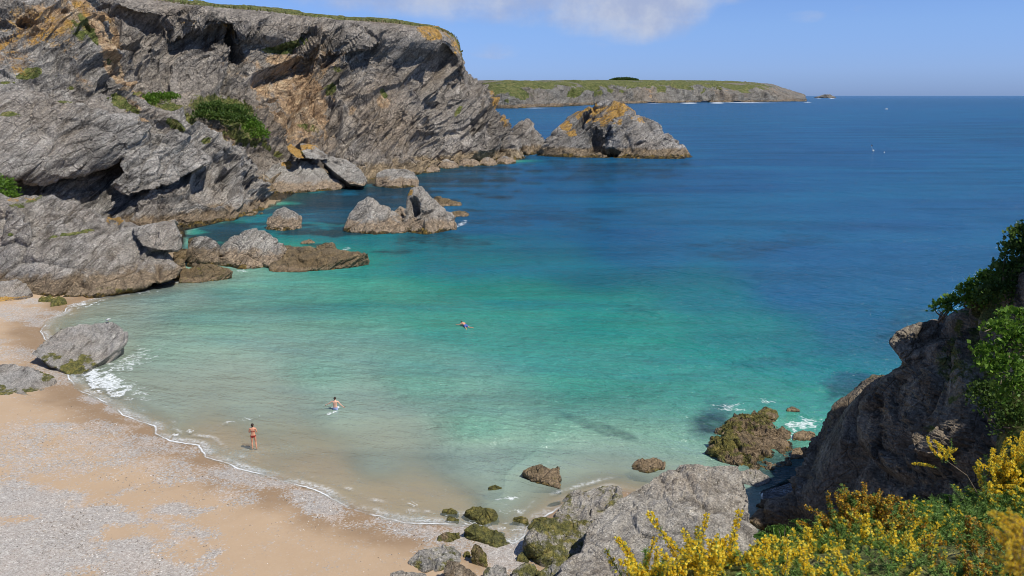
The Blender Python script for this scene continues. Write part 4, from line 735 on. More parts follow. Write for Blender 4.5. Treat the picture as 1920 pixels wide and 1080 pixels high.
# ------------------------------------------------------------------ plants
def rot_to(d):
    """rotation matrices (N,3,3) whose z axis is d, with a random spin"""
    d = d / (np.linalg.norm(d, axis=1)[:, None] + 1e-9); r = RS(len(d)).normal(size=d.shape); x = np.cross(d, r); x /= np.linalg.norm(x, axis=1)[:, None] + 1e-9; return np.stack([x, np.cross(d, x), d], 2)
def place(tv, tf, R, pos, sc):
    """copies of a template (verts, faces) at positions: returns one vertex and one face array"""
    k = len(tv); V = np.einsum('nij,kj->nki', R, tv) * sc[:, None, None] + pos[:, None, :]
    return V.reshape(-1, 3), (tf[None] + (np.arange(len(pos)) * k)[:, None, None]).reshape(-1, tf.shape[1])
LEAF = (np.array([(0, 0, 0), (.42, .05, .45), (0, .12, 1.), (-.42, .05, .45)]), np.array([(0, 1, 2, 3)]))
def leaf_cloud(c, r, nleaf, size, rs, flat=.6, lump=.5, shell=.55):
    """leaves through a lumpy volume, facing out and up"""
    d = rs.normal(size=(nleaf, 3)); d /= np.linalg.norm(d, axis=1)[:, None]; d[:, 2] = np.where(d[:, 2] < -.3, -d[:, 2], d[:, 2])
    L = 1 + lump * 1.6 * perlin(d * 2.2 + rs.rand() * 40) + lump * .9 * perlin(d * 5.1 + rs.rand() * 40)
    rr = (shell + (1 - shell) * rs.rand(nleaf) ** .6) * L; pos = np.asarray(c) + d * rr[:, None] * np.asarray(r)
    n_ = d * .6 + rs.normal(size=d.shape) * .55 + (0, 0, flat)
    return place(*LEAF, rot_to(n_ + rs.normal(size=d.shape) * .5), pos, size * (.6 + .8 * rs.rand(nleaf)))
def cat(parts):
    V, Fs, k = [], [], 0
    for v, f in parts: V.append(v); Fs.append(f + k); k += len(v)
    return np.concatenate(V), np.concatenate(Fs)
def tube_np(pts, r0, r1, seg=5):
    pts = np.asarray(pts, float); m = len(pts); t = np.gradient(pts, axis=0); t /= np.linalg.norm(t, axis=1)[:, None] + 1e-9
    a = np.cross(t, (.31, .95, .1)); a /= np.linalg.norm(a, axis=1)[:, None]; b = np.cross(t, a); an = np.linspace(0, 2 * math.pi, seg, endpoint=False)
    rr = np.linspace(r0, r1, m)[:, None, None]; V = pts[:, None] + rr * (np.cos(an)[None, :, None] * a[:, None] + np.sin(an)[None, :, None] * b[:, None])
    i = np.arange(m - 1)[:, None] * seg; j = np.arange(seg)[None]; k = (j + 1) % seg
    return V.reshape(-1, 3), np.stack([i + j, i + k, i + seg + k, i + seg + j], 2).reshape(-1, 4)
def shrub(label, lumps, size, m, seed, cat_='shrub', name='shrub', group=None, dens=1., stem=.04):
    """lumps: (px,py,Y,rx,ry,rz)"""
    rs = RS(seed); c0 = P(*lumps[0][:3]); root = thing(name, label, cat_, tuple(c0 - (0, 0, lumps[0][5])), group); parts = []; st = []
    for (px_, py_, Y, rx, ry, rz) in lumps:
        c = P(px_, py_, Y); parts.append(leaf_cloud(c, (rx, ry, rz), int(dens * 26 * (rx * rz + rx * ry) / size ** 2 * .5), size, rs))
        for k in range(4):
            e = c + rs.normal(size=3) * (rx * .4, ry * .4, rz * .3); s0 = c0 - (0, 0, lumps[0][5] * 1.1) + rs.normal(size=3) * .1
            mid = (s0 + e) / 2 + rs.normal(size=3) * rx * .15; st.append(tube_np([s0, mid, e], stem, stem * .4))
    V, Q = cat(parts); org = np.array(root.location)
    mesh_np('foliage', V - org, Q, m, root); V, Q = cat(st); mesh_np('stem', V - org, Q, M_TWIG, root); return root
shrub('bright green rounded bush beside a square rock on the left cliff', [(300, 184, 170, 3.2, 2, 1.1), (283, 193, 168, 1.8, 1.6, 1.3), (318, 182, 171, 2., 1.4, .9)], .34, M_LEAF, 1, group='bushes on the left cliff')
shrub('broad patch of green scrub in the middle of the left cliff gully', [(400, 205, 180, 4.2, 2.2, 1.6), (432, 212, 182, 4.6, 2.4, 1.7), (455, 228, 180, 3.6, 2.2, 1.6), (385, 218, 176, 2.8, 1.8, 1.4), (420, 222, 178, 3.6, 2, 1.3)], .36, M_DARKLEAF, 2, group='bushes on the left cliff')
shrub('oval bright green bush at the lower end of the gully scrub', [(478, 245, 178, 2.5, 1.8, 1.9), (488, 256, 177, 2.0, 1.6, 1.5), (472, 235, 179, 1.8, 1.4, 1.3)], .32, M_LEAF, 3, group='bushes on the left cliff')
shrub('vivid green bush hanging over the left edge above the outcrop', [(5, 360, 94, 1.7, 1.2, 1.6), (-20, 345, 95, 1.8, 1.2, 1.7), (18, 372, 93, 1., .9, 1.)], .2, M_LEAF, 4, group='bushes on the left cliff')
shrub('bright round bush marking the lower left end of the right cliff hedge', [(1765, 580, 33.5, .42, .4, .42), (1785, 568, 33.5, .45, .4, .35)], .13, M_LEAF, 5, group='bushes on the right cliff')
shrub('sunlit middle bush of the right cliff hedge', [(1815, 552, 33, .6, .5, .5), (1842, 535, 33, .6, .5, .5), (1835, 570, 32.6, .7, .5, .6)], .13, M_LEAF, 6, group='bushes on the right cliff')
shrub('bush with a yellow-green top in the middle of the right cliff hedge', [(1858, 520, 32.8, .5, .4, .3)], .12, M_LEAF, 16, group='bushes on the right cliff')
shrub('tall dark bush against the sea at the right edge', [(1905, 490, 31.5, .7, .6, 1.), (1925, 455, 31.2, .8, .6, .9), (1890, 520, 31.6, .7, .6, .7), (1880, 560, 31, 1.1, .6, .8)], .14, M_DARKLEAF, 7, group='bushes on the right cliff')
shrub('large leafy shrub catching the sun in front of the shaded cliff at the right edge', [(1905, 600, 15.5, .38, .4, .24), (1880, 625, 15.2, .42, .4, .26), (1915, 655, 15, .45, .4, .36), (1855, 668, 15, .32, .35, .22), (1890, 700, 14.6, .48, .4, .36), (1925, 740, 14.4, .5, .4, .4), (1850, 690, 14.8, .22, .3, .16)], .085, M_LEAF, 8, dens=.8, stem=.02, group='bushes on the right cliff')
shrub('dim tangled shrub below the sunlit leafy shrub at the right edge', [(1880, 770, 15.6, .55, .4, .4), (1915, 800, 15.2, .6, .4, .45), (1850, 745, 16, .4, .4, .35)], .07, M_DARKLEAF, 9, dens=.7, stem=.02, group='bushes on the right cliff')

# turf along the brink of the big cliff and tufts on its ledges
rs = RS(5); T1 = []
BLADE = (np.array([(-.35, 0, 0), (.35, 0, 0), (.12, .1, 1.), (-.12, .1, 1.)]), np.array([(0, 1, 2, 3)]))
edge = np.array([P(*c_[4]) for c_ in A[3:15]]); edge2 = np.array([P(c_[5][0], c_[4][1] - 3.5, c_[5][2]) for c_ in A[3:15]]); fr_ = (rs.rand(4200)[:, None] ** 2) * .9; E = catmull(edge, 4200) * (1 - fr_) + catmull(edge2, 4200) * fr_ + rs.normal(size=(4200, 3)) * (.4, .4, .05)
T1.append(place(*BLADE, rot_to(rs.normal(size=(4200, 3)) * .35 + (0, 0, 1)), E, .35 + .5 * rs.rand(4200)))
V, Q = cat(T1); tf = mesh_np('grass', V, Q, M_GRASS); tf['kind'] = 'stuff'; tag(tf, 'rough turf fringing the brink of the big left cliff', 'grass')
# wood on the skyline of the far headland
wy = Z(1170, 195.)[1] + 620; parts = []
for i in range(26):
    x = 1146 + i * 1.9; hgt = math.sin(math.pi * (i + .6) / 27.) ** .6
    parts.append(leaf_cloud(P(x, 151.5 - 2.2 * hgt, wy + rs.rand() * 60), (6.5, 9, 3. + 3.2 * hgt), 420, 2.2, rs))
V, Q = cat(parts); wd = mesh_np('wood', V, Q, M_DARKLEAF); wd['kind'] = 'stuff'; tag(wd, 'dark clump of trees on the skyline of the far headland', 'wood')

# ------------------------------------------------------------------ the gorse bank in front of the camera
eg = [(-400, 1500, 4.2), (300, 1320, 4.4), (800, 1210, 4.8), (1150, 1135, 5.2), (1300, 1095, 5.6), (1450, 1062, 6.1), (1600, 1035, 6.6), (1750, 1005, 7.1), (1850, 985, 7.6), (1960, 950, 8.2), (2150, 900, 9), (2500, 800, 10.)]
ed_ = np.array([P(*q) for q in eg]); rowsH = [ed_ * (.0, .0, 1) + ed_ * (1.2, 0, 0) + (0, -3, 1.2 - .15)]
rowsH[0] = ed_ * (1, 0, 0) + np.array([[0, -4, 19.3]]) * 1.
rowsH.append(ed_ * (.8, .55, 0) + np.c_[np.zeros(len(ed_)), np.zeros(len(ed_)), ed_[:, 2] * .55 + 19.2 * .45]); rowsH.append(ed_)
rowsH += [ed_ + (.2, .7, -1.6), ed_ * (1, 1, 0) + np.c_[np.full(len(ed_), .8), np.full(len(ed_), 2.), ed_[:, 2] * .55], ed_ * (1, 1, 0) + (1.5, 3.8, -2.)]
M_BANK = rock_mat('earth_bank', sc=.5, tide=(-9, -8), bump=1., mid=(.12, .10, .08), light=(.22, .19, .15), brown=(.14, .10, .06), brown_amt=.8)
cliff_grid('bank', np.array(rowsH), 240, 160, M_BANK, [(1.6, .22), (.6, .08)], FR0, flip=False, seed=2., fine=.02, paint={'grass': [(1500, 1300, 2600, 1500, 0, 1.2)]}, freq=1.)

def gorse_shoot(rs, flowers, length=.34, spines=150):
    """one flowering shoot along +z: returns twig, spine, blossom arrays"""
    spines = int(spines * 1.3); k = 7; t = np.linspace(0, 1, k); bend = rs.normal(size=2) * .10
    ax = np.stack([bend[0] * t ** 2 * length * 2, bend[1] * t ** 2 * length * 2, t * length], 1); tw = tube_np(ax, .004, .0018, 4)
    at = lambda u: np.stack([np.interp(u, t, ax[:, q]) for q in range(3)], 1)
    u = rs.rand(spines) ** .8; d = rs.normal(size=(spines, 3)) * (1, 1, .5) + (0, 0, .55)
    SP_ = (np.array([(-.07, 0, 0), (.07, 0, 0), (.02, .03, 1.), (-.02, .03, 1.)]), np.array([(0, 1, 2, 3)]))
    spn = place(*SP_, rot_to(d), at(u), .018 + .026 * rs.rand(spines))
    bl = None
    if flowers:
        u = np.clip(.18 + .85 * rs.rand(flowers), 0, 1); d = rs.normal(size=(flowers, 3)) * (1, 1, .45) + (0, 0, .35); d /= np.linalg.norm(d, axis=1)[:, None]
        FL = (np.array([(0, 0, 0), (.42, .18, .5), (.0, .34, 1.), (-.42, .18, .5), (0, -.02, .05), (.3, -.24, .5), (0, -.36, .92), (-.3, -.24, .5)]), np.array([(0, 1, 2, 3), (4, 5, 6, 7)]))
        bl = place(*FL, rot_to(d), at(u) + d * .007, .018 + .009 * rs.rand(flowers))
    return tw, spn, bl
TSH = {}
for kind, (nf, ln, ns) in {'full': (95, .34, 80), 'some': (26, .32, 150), 'green': (0, .30, 210), 'long': (120, .5, 90)}.items():
    TSH[kind] = [gorse_shoot(RS(hash(kind) % 7 + 10 * i if False else len(kind) * 7 + 10 * i), nf, ln, ns) for i in range(4)]
def gorse(label, lumps, seed, mix=(1., 0, 0, 0), bloom=None, sc=1., group='gorse bushes on the bank', name='gorse_bush', spread=.9):
    """lumps: (px, py, Y, rx, rz, shoots); mix: share of full, some, green, long shoots"""
    rs = RS(seed); bloom = bloom or M_BLOOM; c0 = P(*lumps[0][:3]); org = c0 - (0, 0, lumps[0][4]); root = thing(name, label, 'gorse bush', tuple(org), group)
    acc = [[], [], []]; kinds = ['full', 'some', 'green', 'long']
    for (px_, py_, Y, rx, rz, ns) in lumps:
        ns = int(ns * 1.9); c = P(px_, py_, Y); d = rs.normal(size=(ns, 3)); d[:, 2] = abs(d[:, 2]) * .9 + .1; d[:, 1] = np.where(rs.rand(ns) < .6, -abs(d[:, 1]), d[:, 1]); d /= np.linalg.norm(d, axis=1)[:, None]
        lum = 1 + .55 * perlin(d * 2.3 + seed)
        pos = c + d * np.array([rx, rx * .8, rz]) * (lum * (.35 + .65 * rs.rand(ns) ** .5))[:, None]; pos[:, 2] -= .12 * sc
        ori = d * (.55, .45, .4) * spread + rs.normal(size=d.shape) * .38 + (0, 0, .8)
        R = rot_to(ori); kk = rs.choice(4, ns, p=np.array(mix) / sum(mix)); tt = rs.randint(0, 4, ns); s_ = sc * (.55 + .65 * rs.rand(ns))
        for a in range(4):
            for b in range(4):
                m_ = (kk == a) & (tt == b)
                if not m_.any(): continue
                for q in range(3):
                    tm = TSH[kinds[a]][b][q]
                    if tm is not None: acc[q].append(place(*tm, R[m_], pos[m_], s_[m_]))
        for b in range(6):
            e = c + rs.normal(size=3) * (rx * .4, rx * .3, rz * .4); acc[0].append(tube_np([c0 - (0, 0, lumps[0][4] + .25), (c0 + e) / 2 - (0, 0, rz * .4), e], .012, .006, 5))
    for q, (nm, m_) in enumerate((('branches', M_TWIG), ('spines', M_SPINE), ('blossom', bloom))):
        if acc[q]: V, Q = cat(acc[q]); mesh_np(nm, V - org, Q, m_, root)
    return root
gorse('leftmost gorse bush of yellow spikes against the huge pale boulder', [(1215, 1092, 5.2, .13, .1, 16), (1250, 1115, 5., .18, .1, 16)], 1, (.9, .2, .1, 0))
gorse('gorse bush with tall upright yellow spikes right of the leftmost one', [(1318, 1075, 5.4, .13, .12, 20), (1370, 1080, 5.3, .16, .14, 24), (1300, 1108, 5.1, .18, .1, 18)], 2, (.9, .2, .15, .2))
gorse('dense yellow gorse bush at the bottom edge left of the bracken', [(1420, 1090, 5.6, .2, .1, 30), (1450, 1072, 5.8, .16, .1, 22)], 3, (.45, .5, .6, 0))
gorse('wide yellow gorse bush in the middle of the bank', [(1500, 1065, 6., .26, .14, 60), (1560, 1050, 6.1, .28, .14, 60), (1530, 1095, 5.6, .3, .14, 50)], 4, (.32, .5, .9, .0))
gorse('domed gorse bush fading to brown against the dark cliff', [(1612, 985, 7., .26, .2, 80), (1590, 1010, 6.9, .24, .16, 46), (1655, 1000, 6.9, .2, .16, 40)], 5, (.9, .4, .15, 0), M_FADED)
gorse('gorse bush, half flowers half green, below the faded dome', [(1640, 1050, 6.2, .3, .14, 70), (1600, 1085, 5.8, .3, .14, 50), (1680, 1085, 5.8, .3, .14, 50)], 6, (.18, .45, .9, 0))
gorse('mostly green gorse bush right of the faded dome', [(1740, 1010, 6.9, .34, .16, 80), (1720, 1050, 6.4, .34, .14, 70), (1780, 1050, 6.4, .3, .14, 60)], 7, (.04, .3, 1., 0))
gorse('straw coloured spent gorse bush at the bottom right', [(1790, 1085, 5.9, .32, .16, 70), (1850, 1070, 6.1, .28, .16, 60)], 8, (.3, .6, .5, 0), M_FADED)
gorse('green gorse bush with scattered flowers at the right edge', [(1830, 990, 7.4, .34, .18, 80), (1890, 970, 7.6, .36, .2, 80), (1860, 1020, 7., .36, .16, 70)], 9, (.04, .3, 1.2, 0))
gorse('gorse bush crowned with yellow at the right edge above the blurred bloom', [(1895, 905, 8., .24, .2, 50), (1925, 890, 8., .22, .22, 40), (1910, 940, 7.8, .3, .16, 50)], 10, (.7, .3, .3, .2))
gorse('low dark green gorse filling the middle of the bank', [(1700, 1000, 7.3, .2, .12, 40), (1680, 1030, 6.8, .24, .12, 40)], 13, (.1, .3, 1., 0))
gorse('gorse bush cut by the bottom edge, right of the bracken', [(1440, 1120, 5., .3, .14, 50), (1540, 1125, 5., .3, .14, 50)], 14, (.4, .4, .7, 0))
gorse('green gorse cut by the bottom edge below the mostly green bush', [(1640, 1125, 5., .3, .14, 50), (1740, 1110, 5.2, .3, .14, 60)], 15, (.08, .4, 1., 0))
gorse('spent brown gorse cut by the bottom edge near the right corner', [(1820, 1120, 5.2, .3, .16, 60), (1890, 1110, 5.3, .3, .16, 60), (1900, 1040, 6., .3, .16, 50)], 17, (.2, .7, .6, 0), M_FADED)
# the single arching sprig
c = P(1835, 930, 7.8); e = P(1772, 862, 7.7); root = thing('gorse_sprig', 'lone arching gorse sprig tipped with yellow in front of the shaded cliff', 'gorse sprig', tuple(c))
mid = P(1812, 896, 7.75) + (0, 0, .03); tip = P(1765, 852, 7.7); V, Q = tube_np([c - (0, 0, .25), c, mid, e, tip], .008, .003, 6); mesh_np('stem', V - c, Q, M_TWIG, root)
acc = [[], []]
for i in range(9):
    a = rs.rand(); p0 = e * (1 - a) + tip * a + rs.normal(size=3) * .05; tm = TSH['full'][i % 4]; R = rot_to(np.array([[-.5, 0, .6]]) + rs.normal(size=(1, 3)) * .45)
    for q in (1, 2): acc[q - 1].append(place(*tm[q], R, p0[None] - (0, 0, .05), np.array([.5 + .3 * rs.rand()])))
for q, (nm, m_) in enumerate((('spines', M_SPINE), ('blossom', M_BLOOM))): V, Q = cat(acc[q]); mesh_np(nm, V - c, Q, m_, root)
# out-of-focus spray close to the lens
c = P(1925, 1060, .6); root = thing('gorse_sprig', 'blurred gorse spray very close in the bottom right corner', 'gorse sprig', tuple(c)); acc = [[], [], []]
for i in range(60):
    tm = TSH['full'][i % 4]; R = rot_to(np.array([[-.5, .0, .7]]) + rs.normal(size=(1, 3)) * .4); p0 = P(1900 + 40 * rs.rand(), 985 + 130 * rs.rand(), .58 + .06 * rs.rand())
    for q in range(3): acc[q].append(place(*tm[q], R, p0[None], np.array([.075])))
acc[0].append(tube_np([P(1945, 1160, .6), P(1930, 1060, .6), P(1915, 985, .6)], .003, .0015, 6))
for q, (nm, m_) in enumerate((('branches', M_TWIG), ('spines', M_TWIG), ('blossom', M_BLOOM))): V, Q = cat(acc[q]); mesh_np(nm, V - c, Q, m_, root)

terrain_rock('bank', [PB((1912, 640, 16.2), (1960, 560, 16.8), (2150, 480, 17), (2400, 500, 17), (1885, 745, 15.8), (1900, 860, 15), (2050, 900, 14), (2400, 900, 13), (1912, 640, 19), (1900, 860, 19), (2400, 500, 21), (2400, 900, 20)) + [P(1900, 860, 15) - (0, 0, 9), P(2400, 900, 13) - (0, -2, 9), P(1930, 860, 19) - (0, 0, 9)]], .12, M_BANK, [(2, .3), (.8, .12)], seed=3., grass=1.2)
gorse('green gorse on the bank just outside the right edge of the view', [(2010, 985, 7.4, .5, .2, 60), (2060, 1060, 6.6, .5, .2, 60), (2000, 1130, 5.6, .4, .2, 50)], 21, (.2, .4, .8, 0))
def bracken(label, spots, seed):
    rs = RS(seed); c0 = P(*spots[0][:3]); root = thing('bracken', label, 'fern', tuple(c0), 'bracken among the gorse'); L, St = [], []
    for (px_, py_, Y, nf, ln) in spots:
        c = P(px_, py_, Y)
        for _ in range(nf):
            az = rs.rand() * 6.28; out = np.array([math.cos(az), math.sin(az), 0]); l = ln * (.6 + .6 * rs.rand()); t = np.linspace(0, 1, 16)[:, None]
            ax = c - (0, 0, .15) + out * (t * l * .75) + np.array([0, 0, 1]) * (l * (1.1 * t - .75 * t ** 2)); St.append(tube_np(ax, .004, .0015, 4))
            side = np.cross(out, (0, 0, 1))
            for s_ in (-1, 1):
                for k in range(3, 16):
                    w_ = l * .32 * math.sin(math.pi * (k / 16.) ** .7) + .01; d = side * s_ + out * .55 + (0, 0, .1 * rs.normal()); m_ = 7
                    u = np.linspace(.08, 1, m_)[:, None]; pp = ax[k] + d * u * w_
                    for s2 in (-1, 1):
                        L.append(place(*LEAF, rot_to(np.tile(out * s2 + side * s_ * .4, (m_, 1)) + rs.normal(size=(m_, 3)) * .12), pp, (.034 * (1.1 - .8 * u[:, 0]) * l / .35)))
    V, Q = cat(L); mesh_np('fronds', V - c0, Q, M_FERN, root); V, Q = cat(St); mesh_np('stalks', V - c0, Q, M_TWIG, root)
bracken('green bracken fronds between the tall spikes and the faded gorse dome', [(1470, 1015, 6.8, 10, .34), (1510, 1000, 7.1, 10, .34), (1545, 1005, 7.1, 8, .3), (1450, 1050, 6.4, 8, .3)], 1)
bracken('green bracken patch right of the faded gorse dome below the dark cliff', [(1700, 965, 7.8, 12, .36), (1745, 960, 7.9, 12, .36), (1790, 950, 8.1, 12, .36), (1720, 990, 7.4, 10, .34), (1780, 985, 7.6, 10, .34)], 2)
bracken('pale bracken fronds at the right edge among flowering gorse', [(1850, 940, 8.2, 10, .34), (1885, 955, 8., 8, .34), (1820, 960, 7.9, 8, .32)], 3)

# ------------------------------------------------------------------ people
SKIN_T = plain('tanned_skin', (.62, .30, .19), .55, .12); SKIN_P = plain('fair_skin', (.74, .42, .30), .55, .1)
HAIR = plain('dark_hair', (.03, .018, .012), .6, .4, 60); RED = plain('red_swimwear', (.30, .025, .02), .7, .2); SHORT = plain('blue_white_swim_shorts', (.32, .38, .62), .8, .6, 22); BLUE = plain('blue_swim_shorts', (.07, .12, .38), .8, .3, 22)
def body_mesh(J, bones, name, m, parent):
    """J: name -> (pos, rx, ry); bones: chains of names; returns a continuous skinned surface"""
    me = bpy.data.meshes.new(name); names = list(J); idx = {k: i for i, k in enumerate(names)}; E_ = set()
    for ch in bones:
        for a, b in zip(ch[:-1], ch[1:]): E_.add((idx[a], idx[b]))
    me.from_pydata([J[k][0] for k in names], list(E_), []); o = bpy.data.objects.new(name, me); COL.objects.link(o)
    md = o.modifiers.new('s', 'SKIN'); md.use_smooth_shade = True
    for i, k in enumerate(names): sv = me.skin_vertices[0].data[i]; sv.radius = (J[k][1], J[k][2]); sv.use_root = (k == 'pelvis')
    sb = o.modifiers.new('u', 'SUBSURF'); sb.levels = sb.render_levels = 2
    dg = bpy.context.evaluated_depsgraph_get(); nm = bpy.data.meshes.new_from_object(o.evaluated_get(dg)); bpy.data.objects.remove(o); bpy.data.meshes.remove(me)
    nm.materials.clear(); nm.materials.append(m); nm.name = name
    for p in nm.polygons: p.use_smooth = True
    r = bpy.data.objects.new(name, nm); COL.objects.link(r); r.parent = parent; return r
def hand(J, B, side, wrist, d, curl):
    """palm and five fingers continuing the forearm; d: unit direction of the hand, side: -1 left, 1 right"""
    d = Vector(d).normalized(); across = d.cross(Vector((0, 1, 0.2))).normalized() * 1.; nrm = across.cross(d).normalized(); w_ = Vector(wrist); k = side
    pm = w_ + d * .05; J['palm' + k] = (tuple(pm), .026, .02); B.append(['wrist' + k, 'palm' + k])
    for i, (off, ln) in enumerate(((-.027, .068), (-.009, .078), (.009, .073), (.026, .056))):
        a = pm + d * .035 + across * off; b = a + d * ln * .5 + nrm * curl * .3 * ln; c_ = b + d * ln * .42 + nrm * curl * .7 * ln
        for q, (pp, r) in enumerate(((a, .0095), (b, .0085), (c_, .007))): J['f%d%d%s' % (i, q, k)] = (tuple(pp), r, r)
        B.append(['palm' + k, 'f%d0%s' % (i, k), 'f%d1%s' % (i, k), 'f%d2%s' % (i, k)])
    a = w_ + d * .03 + across * (-.032); b = a + (d * .6 - across * .6).normalized() * .035; c_ = b + d * .028
    for q, (pp, r) in enumerate(((a, .011), (b, .0095), (c_, .008))): J['t%d%s' % (q, k)] = (tuple(pp), r, r)
    B.append(['palm' + k, 't0' + k, 't1' + k, 't2' + k])
def person(label, loc, rz, skin, arms, legs, hairlen, female=False, tilt=(0, 0, 0), group=None):
    root = thing('person', label, 'person', tuple(loc), group); root.rotation_euler = (tilt[0], tilt[1], rz)
    sh = .165 if female else .19; hp = .095 if female else .088; wst = .095 if female else .115
    J = {'pelvis': ((0, 0, .92), .155 if female else .14, .105), 'waist': ((0, 0, 1.06), wst + .02, .085), 'chest': ((0, .0, 1.22), wst + .04, .10), 'upper': ((0, 0, 1.35), sh - .02, .085), 'neck': ((0, .0, 1.455), .05, .05), 'neck2': ((0, .01, 1.50), .05, .052),
         'head': ((0, .018, 1.575), .072, .085), 'crown': ((0, .005, 1.64), .068, .08)}
    B = [['pelvis', 'waist', 'chest', 'upper', 'neck', 'neck2', 'head', 'crown']]
    for s_, k in ((-1, 'L'), (1, 'R')):
        el, wr_, hd = arms[k]; sp = Vector((s_ * sh, 0, 1.39))
        J['sho' + k] = (tuple(sp), .052, .052); J['elb' + k] = (el, .036, .036); J['wrist' + k] = (wr_, .024, .021); m1 = (sp + Vector(el)) / 2; J['uar' + k] = (tuple(m1), .044, .044)
        m2 = Vector(el) * .6 + Vector(wr_) * .4; J['far' + k] = (tuple(m2), .034, .034); B.append(['upper', 'sho' + k, 'uar' + k, 'elb' + k, 'far' + k, 'wrist' + k]); hand(J, B, k, wr_, hd, .25)
        kn, an, toe = legs[k]; hip = Vector((s_ * hp, 0, .86)); J['hip' + k] = (tuple(hip), .088, .09); J['thi' + k] = (tuple((hip * .55 + Vector(kn) * .45)), .076, .078)
        J['kne' + k] = (kn, .05, .052); J['cal' + k] = (tuple(Vector(kn) * .65 + Vector(an) * .35 + Vector((0, -.015, 0))), .05, .052); J['ank' + k] = (an, .033, .036); J['hee' + k] = (tuple(Vector(an) + Vector((0, -.01, -.05))), .032, .03); J['toe' + k] = (toe, .036, .02)
        B.append(['pelvis', 'hip' + k, 'thi' + k, 'kne' + k, 'cal' + k, 'ank' + k, 'hee' + k, 'toe' + k])
    body = body_mesh(J, B, 'body', skin, root)
    # nose, ears and lips are grown onto the head so that the body stays one mesh
    bm = bmesh.new(); bm.from_mesh(body.data)
    for (c_, r, sc_) in (((0, .118, 1.565), .014, (.8, 1.3, 1.6)), ((-.078, .01, 1.57), .02, (.5, 1., 1.6)), ((.078, .01, 1.57), .02, (.5, 1., 1.6)), ((0, .104, 1.53), .014, (1.6, .7, .5)), ((-.03, .098, 1.59), .011, (1.3, .6, .7)), ((.03, .098, 1.59), .011, (1.3, .6, .7))):
        r_ = bmesh.ops.create_uvsphere(bm, u_segments=10, v_segments=8, radius=r)
        for v in r_['verts']: v.co = Vector((v.co.x * sc_[0], v.co.y * sc_[1], v.co.z * sc_[2])) + Vector(c_)
    bm.to_mesh(body.data); bm.free()
    bm = bmesh.new(); bmesh.ops.create_icosphere(bm, subdivisions=4, radius=1)
    for v in list(bm.verts):
        x, y, z = v.co; face = y > .35 and z < .45
        rr = 1 + .05 * math.sin(14 * x + 5 * z) * math.sin(9 * y) ; v.co = Vector((x * .086 * rr, y * .10 * rr - (.0 if not face else .02) - .0, z * .1 * rr))
        if y < .2 and z < -.3: v.co.z -= hairlen * (-z - .3); v.co.x *= .8
        v.co += Vector((0, .0, 1.613))
        if face: v.co.y = min(v.co.y, .06)
    hm = bpy.data.meshes.new('hair'); bm.to_mesh(hm); bm.free(); hm.materials.append(HAIR); h = bpy.data.objects.new('hair', hm); COL.objects.link(h); h.parent = root
    return root, body
def garment(name, body, root, m, test, off=.008):
    bm = bmesh.new(); bm.from_mesh(body.data); bm.normal_update()
    bmesh.ops.delete(bm, geom=[f for f in bm.faces if not test(f.calc_center_median())], context='FACES')
    seen, best = set(), []
    for f0 in bm.faces:
        if f0 in seen: continue
        st, comp = [f0], []; seen.add(f0)
        while st:
            f = st.pop(); comp.append(f)
            for e in f.edges:
                for g2 in e.link_faces:
                    if g2 not in seen: seen.add(g2); st.append(g2)
        if len(comp) > len(best): best = comp
    keep_ = {v for f in best for v in f.verts}; bmesh.ops.delete(bm, geom=[v for v in bm.verts if v not in keep_], context='VERTS')
    for v in bm.verts: v.co += v.normal * off
    me = bpy.data.meshes.new(name); bm.to_mesh(me); bm.free(); me.materials.clear(); me.materials.append(m); o = bpy.data.objects.new(name, me); COL.objects.link(o); o.parent = root
    return o
wpos = G(477, 844); wpos[2] = max(wpos[2], -.12)
r_, b_ = person('woman in a red bikini standing ankle deep in the shallows, seen from behind', wpos, math.radians(8), SKIN_T,
    {'L': ((-.235, .02, 1.14), (-.12, .2, 1.08), (.8, .5, -.1)), 'R': ((.235, .02, 1.14), (.12, .21, 1.05), (-.8, .5, -.1))},
    {'L': ((-.10, .03, .48), (-.10, 0, .08), (-.12, .13, .02)), 'R': ((.11, .05, .48), (.145, .0, .08), (.18, .13, .02))}, .10, True)
garment('bikini_bottom', b_, r_, RED, lambda c: .80 < c.z < .955 and abs(c.x) < .2 and c.z > .955 - .17 * (1 - min(1, abs(c.x) / .19) ** 1.3) - .03, .007)
garment('bikini_top', b_, r_, RED, lambda c: (1.165 < c.z < 1.225 and abs(c.x) < .19) or (1.165 < c.z < 1.3 and c.y > .05 and abs(c.x) < .14), .006)
mpos = Z(629, 768, 0.); mpos[2] = -.78
r_, b_ = person('man in pale patterned swim shorts wading thigh deep with both arms held out', mpos, math.radians(-6), SKIN_P,
    {'L': ((-.40, .0, 1.24), (-.62, .04, 1.10), (-.8, .1, -.5)), 'R': ((.36, .02, 1.18), (.52, .1, .98), (.7, .2, -.6))},
    {'L': ((-.10, .12, .50), (-.12, -.02, .10), (-.12, .12, .03)), 'R': ((.11, -.02, .50), (.13, -.2, .12), (.13, -.1, .03))}, .0)
garment('swim_shorts', b_, r_, SHORT, lambda c: .60 < c.z < .97 and abs(c.x) < .24 and not (abs(c.x) > .2 and c.z > .9), .014)
spos = Z(872, 612, 0.)
r_, b_ = person('swimmer in blue shorts doing breaststroke in the middle of the cove', (spos[0] + .55, spos[1] - .85, -.10), math.radians(35), SKIN_T,
    {'L': ((-.34, .12, 1.42), (-.42, .22, 1.66), (-.5, .2, .8)), 'R': ((.34, .12, 1.42), (.44, .22, 1.62), (.5, .2, .8))},
    {'L': ((-.2, .04, .52), (-.34, -.08, .16), (-.42, -.02, .08)), 'R': ((.2, .04, .52), (.36, -.08, .18), (.44, -.02, .10))}, .0, tilt=(math.radians(-76), 0, 0))
